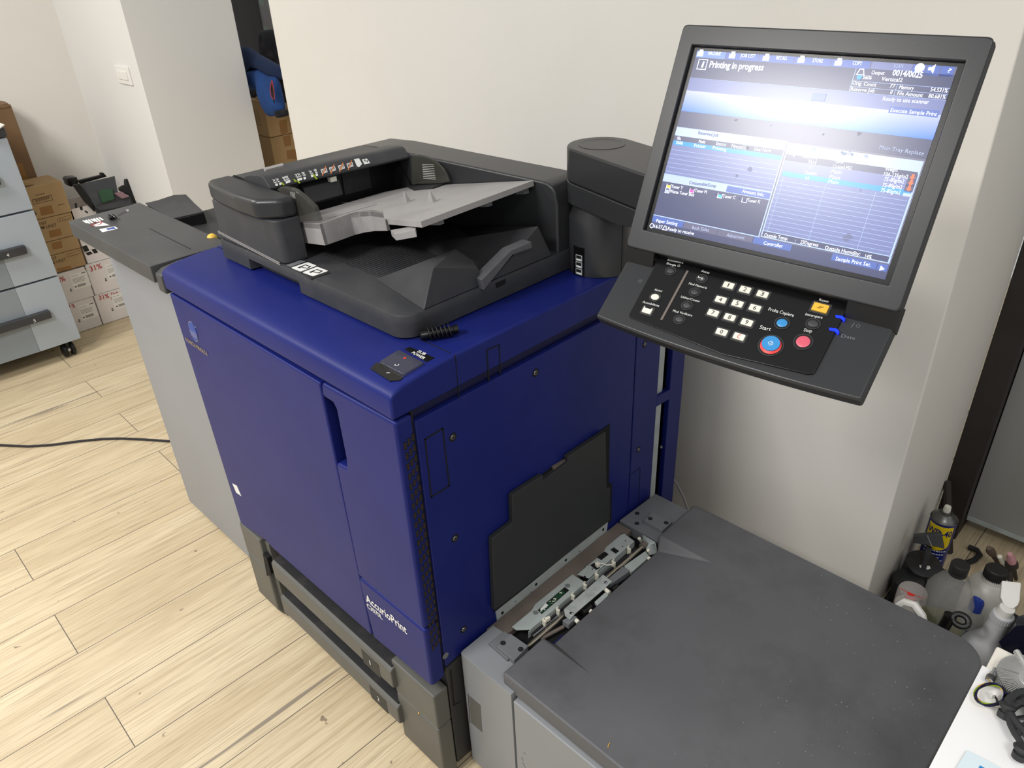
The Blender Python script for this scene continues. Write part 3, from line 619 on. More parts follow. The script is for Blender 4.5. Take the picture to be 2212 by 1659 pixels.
b_ = MB().use('start_blue').prism(FK3, circ(u, v + .0014, .0106, .0096, 32), 0, .0042); b_.use('print_white').line(FK3, [(u + a, v + .0012 + c_) for a, c_ in ((-.0032, 0), (0, .003), (.0032, 0), (0, -.003))], -.0005 + .001, .0040, .0046, True).line(FK3, [(u - .0008, v + .0002), (u + .001, v + .0022)], -.0005 + .001, .0040, .0046)
b_.build('start_cap', o)
MB().prism(FK3, [FK3.px(*p) for p in zK((738, 268), (752, 270), (572, 605), (557, 603))], -.0008, .0006).build('divider', KP, m='rust_film')
kl = MB().use('print_white')
for s_, a, b in (('Economisire', (606, 200), (712, 222)), ('Energie', (600, 224), (662, 240)), ('Acces', (836, 276), (890, 291)), ('Mod Memorie', (750, 362), (873, 394)), ('Utilitar/Contor', (696, 452), (825, 486)), ('Mod Verificare', (642, 548), (773, 582)), ('Ajutor', (516, 403), (570, 416)), ('Accesibilitate', (435, 487), (548, 516)), ('Reset', (1640, 473), (1704, 488))):
    a, b = zK(a, b); kl.text(FK3, s_, a, b, .0032, .0005)
kl.text(FK3, 'Proba Copiere', *zK((1293, 540), (1465, 584)), .0044, .0005).text(FK3, 'Start', *zK((1233, 665), (1309, 680)), .0050, .0005).text(FK3, 'Stop', *zK((1535, 682), (1590, 692)), .0044, .0005).text(FK3, 'Intrerupere', *zK((1546, 573), (1662, 598)), .0036, .0005)
u, v = FK3.px(*zK((684, 236))[0]); kl.line(FK3, circ(u, v, .0016, n=10), .0003, 0, .0005, True)
kl.build('keypad_lettering', KP, flat=True)
sy_ = MB().use('print_white'); u, v = FK3.px(*zK((828, 322))[0]); sy_.line(FK3, [(u - .001, v + .0002), (u + .004, v - .0004)], .0006, .0026, .003).line(FK3, circ(u + .0042, v - .0005, .0011, n=8), .0005, .0026, .003, True).rect(FK3, u - .0022, u - .0012, v - .001, v + .0015, .0026, .003); sy_.build('key_symbol', KP, flat=True)
for p in (((1752, 568), (1800, 575), (1818, 592), (1812, 612), (1790, 590), (1756, 585)), ((1708, 655), (1760, 660), (1778, 680), (1770, 700), (1748, 678), (1712, 672))):
    MB().ppx(FK, zK(*p), .001, .0045).build('indicator_lamp', KP, .0005, m='led_blue')
dl = MB().use('frame_grey').text(FK, 'Data', *zK((1790, 722), (1885, 740)), .004, .0004); u, v = FK.px(*zK((1908, 645))[0]); dl.line(FK, circ(u, v, .002, n=10), .0004, 0, .0004, True).line(FK, [FK.px(*p) for p in zK((1860, 655), (1882, 628))], .0006, 0, .0004)
u, v = FK.px(*zK((420, 340))[0])
for i in range(8): t = i * .785; dl.line(FK, [(u + .0015 * math.cos(t), v + .0015 * math.sin(t)), (u + .003 * math.cos(t), v + .003 * math.sin(t))], .0004, 0, .0004)
dl.build('deck_lettering', DK, flat=True)
# ---- the lit display behind the bezel
mat('disp_bg', (92, 92, 116), .24, emit=.5, spec=.5); mat('disp_dark', (70, 74, 104), .24, emit=.42, spec=.5)
mat('disp_tab', (76, 96, 160), .24, emit=.55, spec=.5); mat('disp_tab_hi', (100, 124, 192), .24, emit=.6, spec=.5)
mat('disp_pale', (160, 176, 214), .24, emit=.5, spec=.5); mat('disp_row', (104, 112, 156), .24, emit=.48, spec=.5)
mat('disp_line', (150, 170, 220), .24, emit=.7, spec=.5); mat('disp_cyan', (40, 128, 222), .24, emit=.65, spec=.5)
mat('disp_white', (240, 244, 255), .3, emit=.95); mat('disp_grey_text', (150, 160, 190), .3, emit=.8); mat('disp_ink', (60, 66, 110), .3, emit=.4)
mat('disp_arrow', (236, 96, 62), .3, emit=.8); mat('toner_y', (230, 200, 60), .3, emit=.7); mat('toner_m', (220, 60, 160), .3, emit=.7); mat('toner_c', (60, 170, 230), .3, emit=.7)
mat('smudge', (150, 150, 156), .8, alpha=.16)
def blue_band():
    m = mat('disp_band', (74, 116, 232), .24, emit=.8, spec=.5); nt = m.node_tree; N = nt.nodes; K = nt.links; b = N['Principled BSDF']
    g = N.new('ShaderNodeTexCoord'); sx = N.new('ShaderNodeSeparateXYZ'); K.new(g.outputs['UV'], sx.inputs[0])
    r = N.new('ShaderNodeValToRGB'); r.color_ramp.elements[0].color = lin((66, 108, 232)); r.color_ramp.elements[1].color = lin((150, 156, 190)); K.new(sx.outputs[1], r.inputs[0])
    K.new(r.outputs[0], b.inputs['Base Color']); K.new(r.outputs[0], b.inputs['Emission Color'])
blue_band()
FD = Fr(FC.p(0, 0, -.006), FC.u, FC.v)      # the glass lies a little behind the bezel
ds = MB()
def dq(col, *pix, n=0., px=True):
    ds.use(col).add([FD.p(*(FD.px(*p)), n) for p in pix], [tuple(range(len(pix)))])
Dw, Dh = .160, .120
GL = MB().rect(FD, -Dw, Dw, -Dh, Dh, -.004, -.0005).build('glass', CPN, m='gloss_black')
def U(a, b): return (a, b)
X = lambda x: -.152 + .304 * x              # display coordinates 0..1 right, 0..1 down
Y = lambda y: .114 - .228 * y
def R(col, x0, x1, y0, y1, n):
    ds.use(col).add([FD.p(X(x0), Y(y1), n), FD.p(X(x1), Y(y1), n), FD.p(X(x1), Y(y0), n), FD.p(X(x0), Y(y0), n)], [(0, 1, 2, 3)])
n1, n2, n3 = .0001, .0002, .0003
R('disp_bg', 0, 1, 0, 1, 0); R('disp_dark', 0, 1, .036, .148, n1)
for i, (x0, x1) in enumerate(((0, .135), (.135, .28), (.28, .426), (.426, .57), (.57, .714))): R('disp_tab_hi' if i == 0 else 'disp_tab', x0 + .001, x1 - .002, 0, .036, n1)
R('disp_row', .716, .856, 0, .034, n1)
for x in (.858, .904, .95): R('disp_tab', x, x + .043, 0, .046, n1)
R('disp_line', 0, .665, .147, .1485, n2)
R('disp_row', 0, 1, .15, .216, n1)
R('disp_dark', 0, 1, .329, .42, n1)
R('disp_pale', 0, .494, .42, .466, n1); R('disp_dark', 0, .494, .466, .494, n1); R('disp_row', 0, .494, .494, .683, n1); R('disp_cyan', .002, .488, .494, .518, n2)
for k in range(7): R('disp_line', .002, .488, .545 + k * .0245, .5465 + k * .0245, n2)
R('disp_pale', .0, .492, .686, .727, n1); R('disp_dark', .0, .492, .727, .923, n1); R('disp_tab', .30, .49, .69, .724, n2)
R('disp_pale', .50, .995, .43, .482, n1); R('disp_dark', .50, .995, .482, .515, n1); R('disp_row', .50, .995, .515, .886, n1); R('disp_cyan', .511, .985, .570, .595, n2)
for k in range(12): R('disp_line', .506, .985, .619 + k * .0225, .6205 + k * .0225, n2)
for x in (.519, .687, .871): R('disp_line', x, x + .0012, .60, .884, n2)
R('disp_dark', .505, .99, .889, .917, n1)
for x0, x1, y0, y1 in ((0, .494, .418, .421), (0, .494, .683, .687), (0, .496, .922, .927), (.489, .4935, .42, .925), (.499, .5035, .43, .92), (.989, .9955, .48, .92), (.50, .995, .885, .889), (.50, .995, .917, .922)): R('disp_line', x0, x1, y0, y1, n3)
for x0, x1, c_ in ((.0, .153, 'disp_tab'), (.155, .312, 'disp_bg'), (.314, .47, 'disp_bg'), (.474, .632, 'disp_tab'), (.792, .957, 'disp_tab'), (.960, .995, 'disp_tab')): R(c_, x0, x1, .929, .963, n2)
R('disp_dark', 0, 1, .929, 1, n1)
R('disp_tab', .825, .991, .198, .229, n2)
for x0, x1, y0, y1 in ((.667, 1, .0955, .097), (.667, 1, .123, .1245), (.665, 1, .1485, .15), (.665, .667, .037, .15), (.825, .8265, .097, .149)): R('disp_line', x0, x1, y0, y1, n3)
DSP = ds.build('display', CPN, flat=True)
bm_ = MB().use('disp_band'); v0, v1, v2 = Y(.329), Y(.31), Y(.216)
bm_.add([FD.p(X(x), v, n1 * 1.5) for v in (v0, v2) for x in (0, 1)], [(0, 1, 3, 2)])
BB = bm_.build('picture_band', DSP, flat=True); uv = BB.data.uv_layers.new(name='band')
for lp in BB.data.loops: uv.data[lp.index].uv = (0, 0 if (BB.data.vertices[lp.vertex_index].co + CPN.location - FD.p(0, v0)).dot(FD.v) < .002 else 1)
dt = MB().use('disp_white')
def T(body, a, b, h=.0042, bold=False, col='disp_white'): MB().use(col).text(FD, body, *zQ(a, b), h, .0005, bold).build('screen_text', DSP, flat=True)
T('Printing in progress', (420, 264), (742, 284), .0078, True); T('i', (372, 264), (384, 266), .0078, True)
for s_, a, b in (('MACHINE', (414, 190), (488, 194)), ('JOB LIST', (606, 204), (694, 208)), ('RECALL', (820, 218), (886, 222)), ('STORE', (1036, 234), (1098, 238)), ('COPY', (1276, 250), (1330, 253)), ('Output', (1388, 306), (1466, 310)), ('5606', (1336, 334), (1388, 338)), ('Vertical2', (1448, 344), (1572, 352)), ('Orig. Count', (1274, 368), (1416, 380)), ('77', (1498, 386), (1528, 388)), ('Memory', (1554, 394), (1640, 400)), ('54.531%', (1740, 408), (1842, 416)), ('Reserve Job', (1264, 404), (1406, 416)), ('0', (1500, 424), (1512, 425)), ('File Amount', (1542, 430), (1694, 443)), ('80.681%', (1728, 446), (1830, 454)), ('Ready to use scanner', (1456, 462), (1730, 484)), ('Execute Sample Print', (1502, 530), (1778, 556)), ('No.', (230, 696), (252, 698)), ('Mode', (358, 716), (396, 720)), ('Status', (460, 728), (520, 736)), ('Minute(S)', (552, 744), (640, 755)), ('User Name', (690, 762), (790, 772)), ('Tray', (896, 792), (938, 797)), ('Size(mm)', (976, 804), (1066, 815)), ('Name', (1172, 834), (1220, 840)), ('Weight', (1470, 882), (1546, 888)), ('106-135g/m2', (1462, 912), (1606, 930)), ('75-80g/m2', (1464, 942), (1582, 958)), ('75-80g/m2', (1454, 976), (1570, 992)), ('75-80g/m2', (1444, 1008), (1560, 1024)), ('SRA4', (1012, 838), (1058, 844)), ('A3', (1014, 872), (1034, 875)), ('Custom', (990, 902), (1060, 910)), ('A4', (992, 934), (1014, 938)), ('Coated-MO', (1158, 866), (1270, 878)), ('Plain', (1148, 896), (1208, 903)), ('Plain', (1138, 928), (1200, 936)), ('Plain', (1130, 956), (1190, 963)), ('Toner Y', (194, 984), (262, 994)), ('Waste Toner Box', (184, 1012), (330, 1036)), ('Toner M', (334, 1008), (404, 1018)), ('Toner C', (500, 1042), (576, 1052)), ('Toner K', (646, 1066), (724, 1078)), ('Amount Info.', (616, 1012), (748, 1036)), ('Paper Setting', (104, 1188), (230, 1208)), ('16:37', (92, 1222), (140, 1228)), ('Ready to receive', (172, 1236), (328, 1266)), ('Controller', (744, 1322), (858, 1342)), ('Outside Temp.', (748, 1274), (890, 1298)), (':', (932, 1308), (936, 1309)), ('23Degrees', (964, 1316), (1070, 1336)), ('Outside Humidity:', (1110, 1350), (1320, 1390)), ('14%', (1350, 1402), (1388, 1408)), ('Sample Print Set.', (1174, 1416), (1384, 1454)), ('?', (1842, 294), (1862, 297))):
    T(s_, a, b)
T('0014/0025', (1512, 312), (1690, 328), .0060, True)
for s_, a, b in (('Both Sides', (318, 1230), (418, 1246)), ('Adjustment', (524, 1274), (630, 1292)), ('Main Tray Replace', (1436, 752), (1700, 790)), ('SCAN', (1520, 266), (1576, 270))): T(s_, a, b, col='disp_grey_text')
for s_, a, b in (('Reserved Job', (354, 664), (474, 680)), ('Consumable/Scrap', (300, 960), (460, 982)), ('Paper Tray', (1206, 784), (1280, 792))): T(s_, a, b, col='disp_ink')
for s_, a, b in (('5606', (222, 722), (262, 727)), ('Printer', (330, 740), (398, 748)), ('Printing', (440, 752), (522, 766))): T(s_, a, b, col='disp_white')
def flush(m_):
    if m_.v: m_.build('screen_icon', DSP, flat=True)
    return MB()
di = MB()
u, v = FD.px(*zQ((380, 247))[0]); di.use('disp_white').line(FD, [(u - .006, v - .006), (u + .006, v - .006), (u + .006, v + .006), (u - .006, v + .006)], .0008, .0003, .0006, True)
di = flush(di)
for p in ((1636, 920), (1626, 954), (1614, 988)):
    u, v = FD.px(*zQ(p)[0]); di.use('disp_dark').rect(FD, u - .0045, u + .0045, v - .0035, v + .0035, .0003, .0004); di.use('disp_arrow').prism(FD, [(u, v - .003), (u + .003, v), (u + .0014, v), (u + .0014, v + .003), (u - .0014, v + .003), (u - .0014, v), (u - .003, v)], .0004, .0006); di = flush(di)
u, v = FD.px(*zQ((1602, 1022))[0]); di.use('disp_pale').rect(FD, u - .004, u + .004, v - .0025, v + .001, .0003, .0005)
di = flush(di)
for p, c_ in (((180, 972), 'toner_y'), ((318, 1000), 'toner_m'), ((486, 1030), 'toner_c'), ((632, 1056), 'disp_ink'), ((172, 1000), 'disp_grey_text')):
    u, v = FD.px(*zQ(p)[0]); di.use('disp_white').line(FD, [(u - .003, v + .002), (u - .003, v - .003), (u + .003, v - .003), (u + .003, v + .002)], .0007, .0004, .0006); di.use(c_).rect(FD, u - .002, u + .002, v - .0025, v + .001, .0004, .0006); di = flush(di)
for p in ((152, 968), (290, 990), (456, 1020), (600, 1046), (146, 994)):
    u, v = FD.px(*zQ(p)[0]); di.use('disp_ink').prism(FD, circ(u, v, .0016, n=10), .0003, .0005); di = flush(di)
for i, p in enumerate(((370, 178), (560, 190), (762, 204), (972, 216), (1194, 232))):
    u, v = FD.px(*zQ(p)[0]); di.use('disp_white').rect(FD, u - .004, u + .004, v - .004, v + .001, .0003, .0005).rect(FD, u - .002, u + .003, v + .0015, v + .004, .0003, .0005); di = flush(di)
for p in ((1678, 268),): u, v = FD.px(*zQ(p)[0]); di.use('disp_white').prism(FD, circ(u, v, .0048), .0003, .0005); di = flush(di)
u, v = FD.px(*zQ((1760, 274))[0]); di.use('disp_white').prism(FD, [(u - .005, v - .0015), (u - .002, v - .0015), (u + .001, v - .005), (u + .001, v + .005), (u - .002, v + .0015), (u - .005, v + .0015)], .0003, .0005)
di = flush(di)
u, v = FD.px(*zQ((1328, 292))[0]); di.use('disp_white').line(FD, [(u - .004, v - .003), (u + .004, v - .003), (u + .002, v + .003), (u - .002, v + .003)], .0008, .0003, .0005, True)
di = flush(di)
u, v = FD.px(*zQ((1318, 322))[0]); di.use('disp_cyan').prism(FD, circ(u, v, .003, n=10), .0003, .0005)
di = flush(di)
u, v = FD.px(*zQ((156, 1226))[0]); di.use('disp_white').line(FD, [(u - .003, v - .002), (u + .003, v - .002), (u + .001, v + .003), (u - .001, v + .003)], .0007, .0003, .0005, True)
di = flush(di)
u, v = FD.px(*zQ((78, 1210))[0]); di.use('disp_white').line(FD, circ(u, v, .0028, n=12), .0006, .0003, .0005, True)
di = flush(di)
u, v = FD.px(*zQ((1452, 1466))[0]); di.use('disp_white').prism(FD, [(u - .002, v - .003), (u + .003, v), (u - .002, v + .003)], .0003, .0005)
di = flush(di)
u, v = FD.px(*zQ((1075, 442))[0]); di.use('disp_tab').rect(FD, u - .008, u + .008, v - .004, v + .004, .0003, .0005)
di = flush(di)
for p, r in (((1102, 664), .0018), ((1045, 752), .003), ((650, 745), .0022), ((586, 912), .0025), ((665, 872), .004), ((1360, 795), .003), ((1316, 660), .0035), ((580, 580), .0025), ((1250, 1280), .006), ((1326, 1000), .0015), ((790, 612), .0012)):
    u, v = FD.px(*zQ(p)[0]); MB().prism(FD, [(u + r * random.uniform(.5, 1.1) * math.cos(t), v + r * random.uniform(.4, 1) * math.sin(t)) for t in [i * .628 for i in range(10)]], .0007, .0008).build('smudge', DSP, m='smudge', flat=True)
# ================================================================== PAPER FEEDER to the right of the press
PF = thing('paper_feeder', (.37, .39, 0), 'grey side paper feeder with a broad dark lid, docked against the right of the press', 'paper feeder')
bd = MB(); bd.use('gap').box(.03, .715, .09, .70, .012, .29)
bd.build('chassis', PF, .003)
lf = MB(); TP = top(.345)
lf.prism(top(0), rounded([(.007, .068), (.1445, .068), (.1445, .16), (.03, .16), (.007, .158)], [.008, .001, .001, .001, .001]), .015, .345)
LF = lf.build('front_post', PF, .004, 3, m='feeder_grey')
fd = front(.068)
MB().ppx(fd, zH((602, 748), (690, 824), (705, 1040), (617, 962)), -.002, .0008).build('catch_plate', LF, m='taupe_grey')
MB().line(fd, [fd.px(*p) for p in zH((596, 735), (610, 960))], .0012, 0, .0006).build('catch_line', LF, m='gap')
dr = MB(); dr.box(.1475, .712, .069, .11, .03, .330); DR = dr.build('front_door', PF, .003, m='feeder_grey')
fdr = front(.069)
sk = MB().use('grey_ink')
for a in (((1040, 1200), (1052, 1212)), ((1022, 1240), (1032, 1262)), ((1030, 1280), (1050, 1318))): sk.line(fdr, [fdr.px(*p) for p in zH(*a)], .0012, 0, .0004)
sk.build('scuff', DR, flat=True)
MB().box(.015, .715, .69, .712, .015, .335).build('rear_panel', PF, .002, m='feeder_grey'); MB().box(.71, .72, .09, .69, .015, .33).build('side_panel', PF, .001, m='feeder_grey')
# deck of the opening: brown film, plates, rods and wiring
MB().box(.004, .13, .15, .585, .315, .322).build('well_floor', PF, m='gap')
fm = MB(); fm.box(.0025, .042, .143, .568, .328, .3435); FM = fm.build('film_guide', PF, .001, m='rust_film')
TPl = top(.347)
pt = MB().use('galv')
pt.prism(TPl, [(0.0380, 0.1800), (0.0500, 0.1800), (0.0700, 0.2000), (0.0700, 0.3490), (0.0695, 0.3690), (0.0340, 0.3690), (0.0340, 0.3540), (0.0320, 0.2540), (0.0380, 0.2370)], -.0025, 0)
pt.prism(TPl, [(0.0400, 0.3780), (0.0660, 0.3860), (0.0660, 0.4640), (0.0700, 0.4690), (0.0700, 0.5420), (0.0380, 0.5470), (0.0340, 0.5390), (0.0340, 0.4840), (0.0400, 0.4660)], -.0055, -.003)
pt.box(.0685, .070, .194, .542, .326, .3445)
PT = pt.build('sensor_plate', PF, .0006)
for p in (zG((1380, 850), (1472, 780), (1520, 815), (1432, 882)), zG((1540, 760), (1582, 732), (1645, 775), (1605, 806)), zG((1300, 945), (1345, 915), (1420, 975), (1370, 1000)), zG((1212, 1088), (1235, 1068), (1250, 1080), (1228, 1098))): MB().ppx(TPl, p, -.003, -.0024).build('plate_opening', PT, m='gap', flat=True)
for p in zG((1720, 655), (1685, 722), (1678, 568)): u, v = TPl.px(*p, -.003); MB().prism(TPl, circ(u, v, .0016, n=8), -.003, -.0025).build('plate_hole', PT, m='gap', flat=True)
for p in zG((1030, 1190), (648, 1512)): u, v = TPl.px(*p); MB().prism(TPl, circ(u, v, .0055), 0, .0006).build('plate_plug', PT, m='frame_grey', flat=True)
pb = MB().use('gap').ppx(TPl, zG((672, 1480), (995, 1205), (1048, 1245), (720, 1528)), 0, .0004); pb.use('pcb').ppx(TPl, zG((688, 1482), (965, 1240), (1000, 1275), (722, 1518)), .0003, .0012)
pb.use('print_white').ppx(TPl, zG((700, 1468), (768, 1398), (800, 1425), (715, 1490)), .001, .002)
for i in range(22):
    t = random.random(); k_ = random.uniform(.1, .9); x = 688 + (965 - 688) * t + 34 * k_; y = 1482 + (1240 - 1482) * t + 34 * k_
    pb.use(random.choice(('nylon', 'print_white', 'gap'))).ppx(TPl, zG((x - 8, y), (x + 4, y - 8), (x + 12, y - 2), (x, y + 8)), .001, .0018)
pb.build('circuit_board', PT, flat=True)
def rod(px0, px1, z, r, m_, name): 
    f_ = top(z); return MB().tube([f_.at(*px0), f_.at(*px1)], r, 12).build(name, PF, m=m_)
rod(zF((700, 1280))[0], zG((1950, 700))[0], .338, .0042, 'steel', 'guide_rod')
MB().lathe(top(.338).at(*zG((1915, 722))[0]), (0, 1, 0), [(.0001, 0), (.0075, 0), (.0075, .012), (.0001, .012)], 16).build('rod_bush', PF, m='rust_film')
for i, (a, b, m_) in enumerate((((730, 1180), (1560, 500), 'wire_dark'), ((745, 1195), (1575, 515), 'frame_grey'), ((720, 1170), (1000, 940), 'wire_dark'))): rod(zF(a)[0], zF(b)[0], .333 - .001 * i, .0022, m_, 'cable')
rod(zF((800, 1220))[0], zF((985, 1120))[0], .332, .004, 'rust_film', 'roller_shaft')
for p in ((1755, 740), (1570, 900), (1370, 1050), (1228, 1170), (1085, 1300), (905, 1470), (740, 1600)):
    u, v = TPl.px(*zG(p)[0]); b_ = MB().box(u - .002, u + .006, v - .002, v + .0025, .330, .347); b_.box(u - .003, u - .001, v - .002, v + .006, .344, .3495); b_.build('cable_clip', PF, .0006, m='nylon')
w_ = MB(); f_ = top(.349); w_.tube([f_.at(*p) for p in zG((1380, 915), (1440, 925), (1500, 945), (1550, 940), (1600, 915))], .0012, 6); w_.build('white_wire', PF, m='nylon')
MB().ppx(top(.352), zG((1355, 915), (1390, 895), (1415, 930), (1385, 950)), -.008, 0).build('connector', PF, .0005, m='nylon'); MB().ppx(top(.350), zG((755, 1570), (810, 1545), (825, 1570), (770, 1605)), -.008, 0).build('connector', PF, .0005, m='nylon')
for p in zG((1332, 985), (1250, 945), (1160, 1025)): u, v = TPl.px(*p); MB().lathe((u, v, .342), (0, 0, 1), [(.003, 0), (.0028, .003), (.0001, .004)], 12).build('screw', PF, m='chrome')
# zinc cover and inner bracket on the right of the opening
TZ = top(.350)
zc = MB(); zc.ppx(TZ, zG((985, 1468), (1452, 1055), (1560, 1135), (1490, 1200), (1120, 1520), (1055, 1592), (1000, 1545)), -.003, 0); ZC = zc.build('zinc_cover', PF, .0008, m='zinc')
for p in zG((1485, 1158), (1072, 1525)): u, v = TZ.px(*p); MB().lathe((u, v, .350), (0, 0, 1), [(.0038, 0), (.0034, .002), (.0001, .003)], 14).build('screw', ZC, m='chrome')
f_ = top(.346)
MB().ppx(f_, zG((1480, 1130), (1690, 955), (1770, 1010), (1545, 1170)), -.016, 0).build('inner_bracket', PF, .0015, m='frame_grey')
MB().ppx(f_, zG((965, 1600), (1085, 1535), (1145, 1560), (1040, 1655)), -.014, 0).build('end_bracket', PF, .0015, m='frame_grey')
MB().ppx(f_, zG((1700, 950), (1960, 770), (2010, 840), (1780, 1040)), -.020, -.012).build('rear_bracket', PF, .0015, m='galv')
MB().ppx(f_, zG((1350, 1380), (1480, 1265), (1520, 1300), (1390, 1425)), -.014, -.006).build('solenoid', PF, .001, m='galv')
for a in (((1470, 1225), (1530, 1275)), ((1300, 1490), (1330, 1510)), ((1130, 1600), (1160, 1630))): MB().tube([f_.at(*zG(p)[0], n=-.004) for p in a], .0045, 10).build('bush', PF, m='nylon')
for a in (((1210, 1520), (1250, 1480)), ((1240, 1490), (1310, 1440)), ((1560, 1240), (1620, 1195))): MB().tube([f_.at(*zG(p)[0], n=-.004) for p in a], .006, 10).build('spring', PF, m='black')
MB().ppx(f_, zF((860, 1260), (975, 1165), (1000, 1190), (900, 1290)), -.016, -.004).build('blue_strip', PF, .0005, m='blue_dark') if 0 else MB().ppx(f_, zF((880, 1262), (975, 1180), (1000, 1195), (915, 1280)), -.014, -.004).build('blue_strip', PF, .0005, m='blue_dark')
ep = MB(); pe = Fr((.062, .573, .345), (1, 0, 0), (0, -.5, 1)); ep.add([top(.352).at(*p) for p in zG((1930, 580), (2078, 668))] + [top(.330).at(*p) for p in zG((2110, 800), (2010, 830), (1930, 690))], [(0, 1, 2, 3, 4)]); 
o_ = ep.build('end_plate', PF, m='galv'); sd = o_.modifiers.new('thick', 'SOLIDIFY'); sd.thickness = .0025
for p in zG((1990, 765), (2000, 860), (1885, 625)): MB().tube([top(.34).at(*p), top(.328).at(p[0] + 4, p[1] + 6)], .004, 8).build('bush', PF, m='nylon')
# corner blocks with hinge plates
bk = MB(); bk.prism(top(0), [(.037, .118), (.090, .115), (.090, .160), (.037, .160)], .30, .352); B1 = bk.build('hinge_block', PF, .0012, m='frame_grey')
def hx(parent, p, z):
    f_ = top(z); u, v = f_.px(*p); MB().use('gap').prism(f_, circ(u, v, .0055, n=18), -.001, .0003).build('screw_socket', parent); MB().use('screw').prism(f_, circ(u, v, .0038, n=14), 0, .0008).use('gap').prism(f_, circ(u, v, .0018, n=6), .0007, .0011).build('screw', parent)
hb = MB(); hb.ppx(top(.3575), zH((820, 352), (930, 250), (1075, 350), (960, 468)), -.030, 0); HB1 = hb.build('hinge_plate', PF, .0012, m='frame_grey')
hx(HB1, zH((873, 328))[0], .3575); hx(HB1, zH((1013, 378))[0], .3575); hx(LF, zH((783, 338))[0], .345)
bk = MB(); bk.prism(top(0), [(.004, .572), (.112, .572), (.112, .708), (.010, .708)], .30, .348); B2 = bk.build('hinge_block', PF, .0015, m='frame_grey')
hb = MB(); hb.ppx(top(.356), zF((1622, 270), (1692, 203), (1852, 282), (1772, 356)), -.012, 0); HB2 = hb.build('hinge_plate', PF, .0012, m='frame_grey')
hx(HB2, zF((1676, 258))[0], .356); hx(HB2, zF((1803, 292))[0], .356); hx(B2, zF((1572, 217))[0], .348); hx(B2, zF((1570, 297))[0], .348)
MB().prism(top(.3525), circ(*top(.3525).px(*zF((300, 0))[0]), .003, n=4), 0, .0001) if 0 else None
# lid with the scooped middle
zt = .3725; zl_ = .348; zb = .334
A = [(.116, .077), (.733, .074), (.735, .085)] + [(.735 - .055 * (1 - math.cos(t)), .655 + .055 * math.sin(t)) for t in [i * math.pi / 16 for i in range(9)]] + [(.122, .710), (.116, .704), (.116, .567)]
E_ = len(A) - 1; vs_ = [(x, y, zt) for x, y in A] + [(.236, .569, zt), (.222, .183, zt), (.116, .185, zt), (.127, .548, zl_), (.127, .203, zl_)]
n = len(A); F_, I_, J_, G_, H_ = n, n + 1, n + 2, n + 3, n + 4
rim = list(range(n)) + [G_, H_, J_]         # outline order: A..E, G, H, J
fs_ = [tuple(range(n)) + (F_, I_, J_), (F_, G_, H_, I_), (E_, G_, F_), (J_, I_, H_)]
k0 = len(vs_); vs_ += [(vs_[i][0], vs_[i][1], zb) for i in rim]
for a in range(len(rim)): b_ = (a + 1) % len(rim); fs_.append((rim[a], rim[b_], k0 + b_, k0 + a))
fs_.append(tuple(k0 + a for a in range(len(rim))))
LD = MB().add(vs_, fs_).build('lid', PF, .0045, 4, m='lid_grey', angle=50)
sp = MB().use('print_white'); TL_ = top(zt)
for i in range(130):
    x = random.triangular(.40, .73, .66); y = random.uniform(.12, .69); r = random.choice((.0003, .0004, .0004, .0006)); sp.prism(TL_, circ(x, y, r, n=5), 0, .0002)
s_ = sp.build('dust_specks', LD, flat=True); s_['kind'] = 'stuff'
fb = MB().tube([TL_.at(*p, n=.001) for p in zH((1708, 1160), (1712, 1140), (1722, 1125))], .0006, 6).build('yellow_fibre', LD, m='reset_yellow')
# thin grey lead hanging from the rear of the press to behind the feeder
ca = MB(); pts = [FS.at(1415, 1001, n=-.02), Vector((.02, .83, .44)), Vector((.03, .855, .40)), Vector((.04, .86, .33)), Vector((.05, .85, .26)), Vector((.05, .84, .1)), Vector((.05, .83, .006))]
f9 = front(.84); pts = [Vector((-.01, .75, .455))] + [f9.at(*p) for p in ((1424, 1004), (1444, 1022), (1462, 1045), (1476, 1072), (1486, 1100))] + [f9.at(1492, 1125), Vector((.06, .84, .15)), Vector((.06, .85, .005))]
tag(ca.tube(pts, .0032, 8).build('grey_lead', None, m='tray_grey'), 'thin grey cable hanging from the rear of the press down behind the paper feeder', 'cable')
# ================================================================== FINISHER on the left
FN = thing('finisher', (-1.05, .35, 0), 'pale grey finisher cabinet with a flat dark top, docked to the left of the press', 'finisher')
fbx = MB().box(-1.31, -.80, .055, .62, .008, .858); FB = fbx.build('cabinet', FN, .005, 3, m='finisher_grey')
MB().box(-1.29, -.82, .075, .60, .0, .01).build('plinth', FN, m='black')
TF = top(.95)
slab = MB().prism(top(0), rounded([(-1.317, -.010), (-.822, -.008), (-.822, .172), (-1.329, .178)], [.012, .002, .002, .004]), .912, .95); SLB = slab.build('top_cover', FN, .004, 3, m='finisher_top')
MB().line(TF, [TF.px(*p) for p in zL((1190, 345), (1520, 510))], .0014, -.001, .0005).build('flap_seam', SLB, m='gap', flat=True)
MB().prism(side(-.8195), [(-.004, .893), (.16, .893), (.16, .949), (.05, .9475), (.012, .943), (-.004, .935)], 0, .0325).build('corner_joint', FN, .004, 3, m='finisher_top')
sl = MB(); sl.use('charcoal').ppx(TF, zL((935, 230), (1015, 192), (1030, 200), (940, 246)), -.001, .0006); sl.use('tray_grey').ppx(TF, zL((1000, 195), (1020, 190), (1030, 205), (1012, 212)), 0, .0012); sl.build('finger_slot', SLB, flat=True)
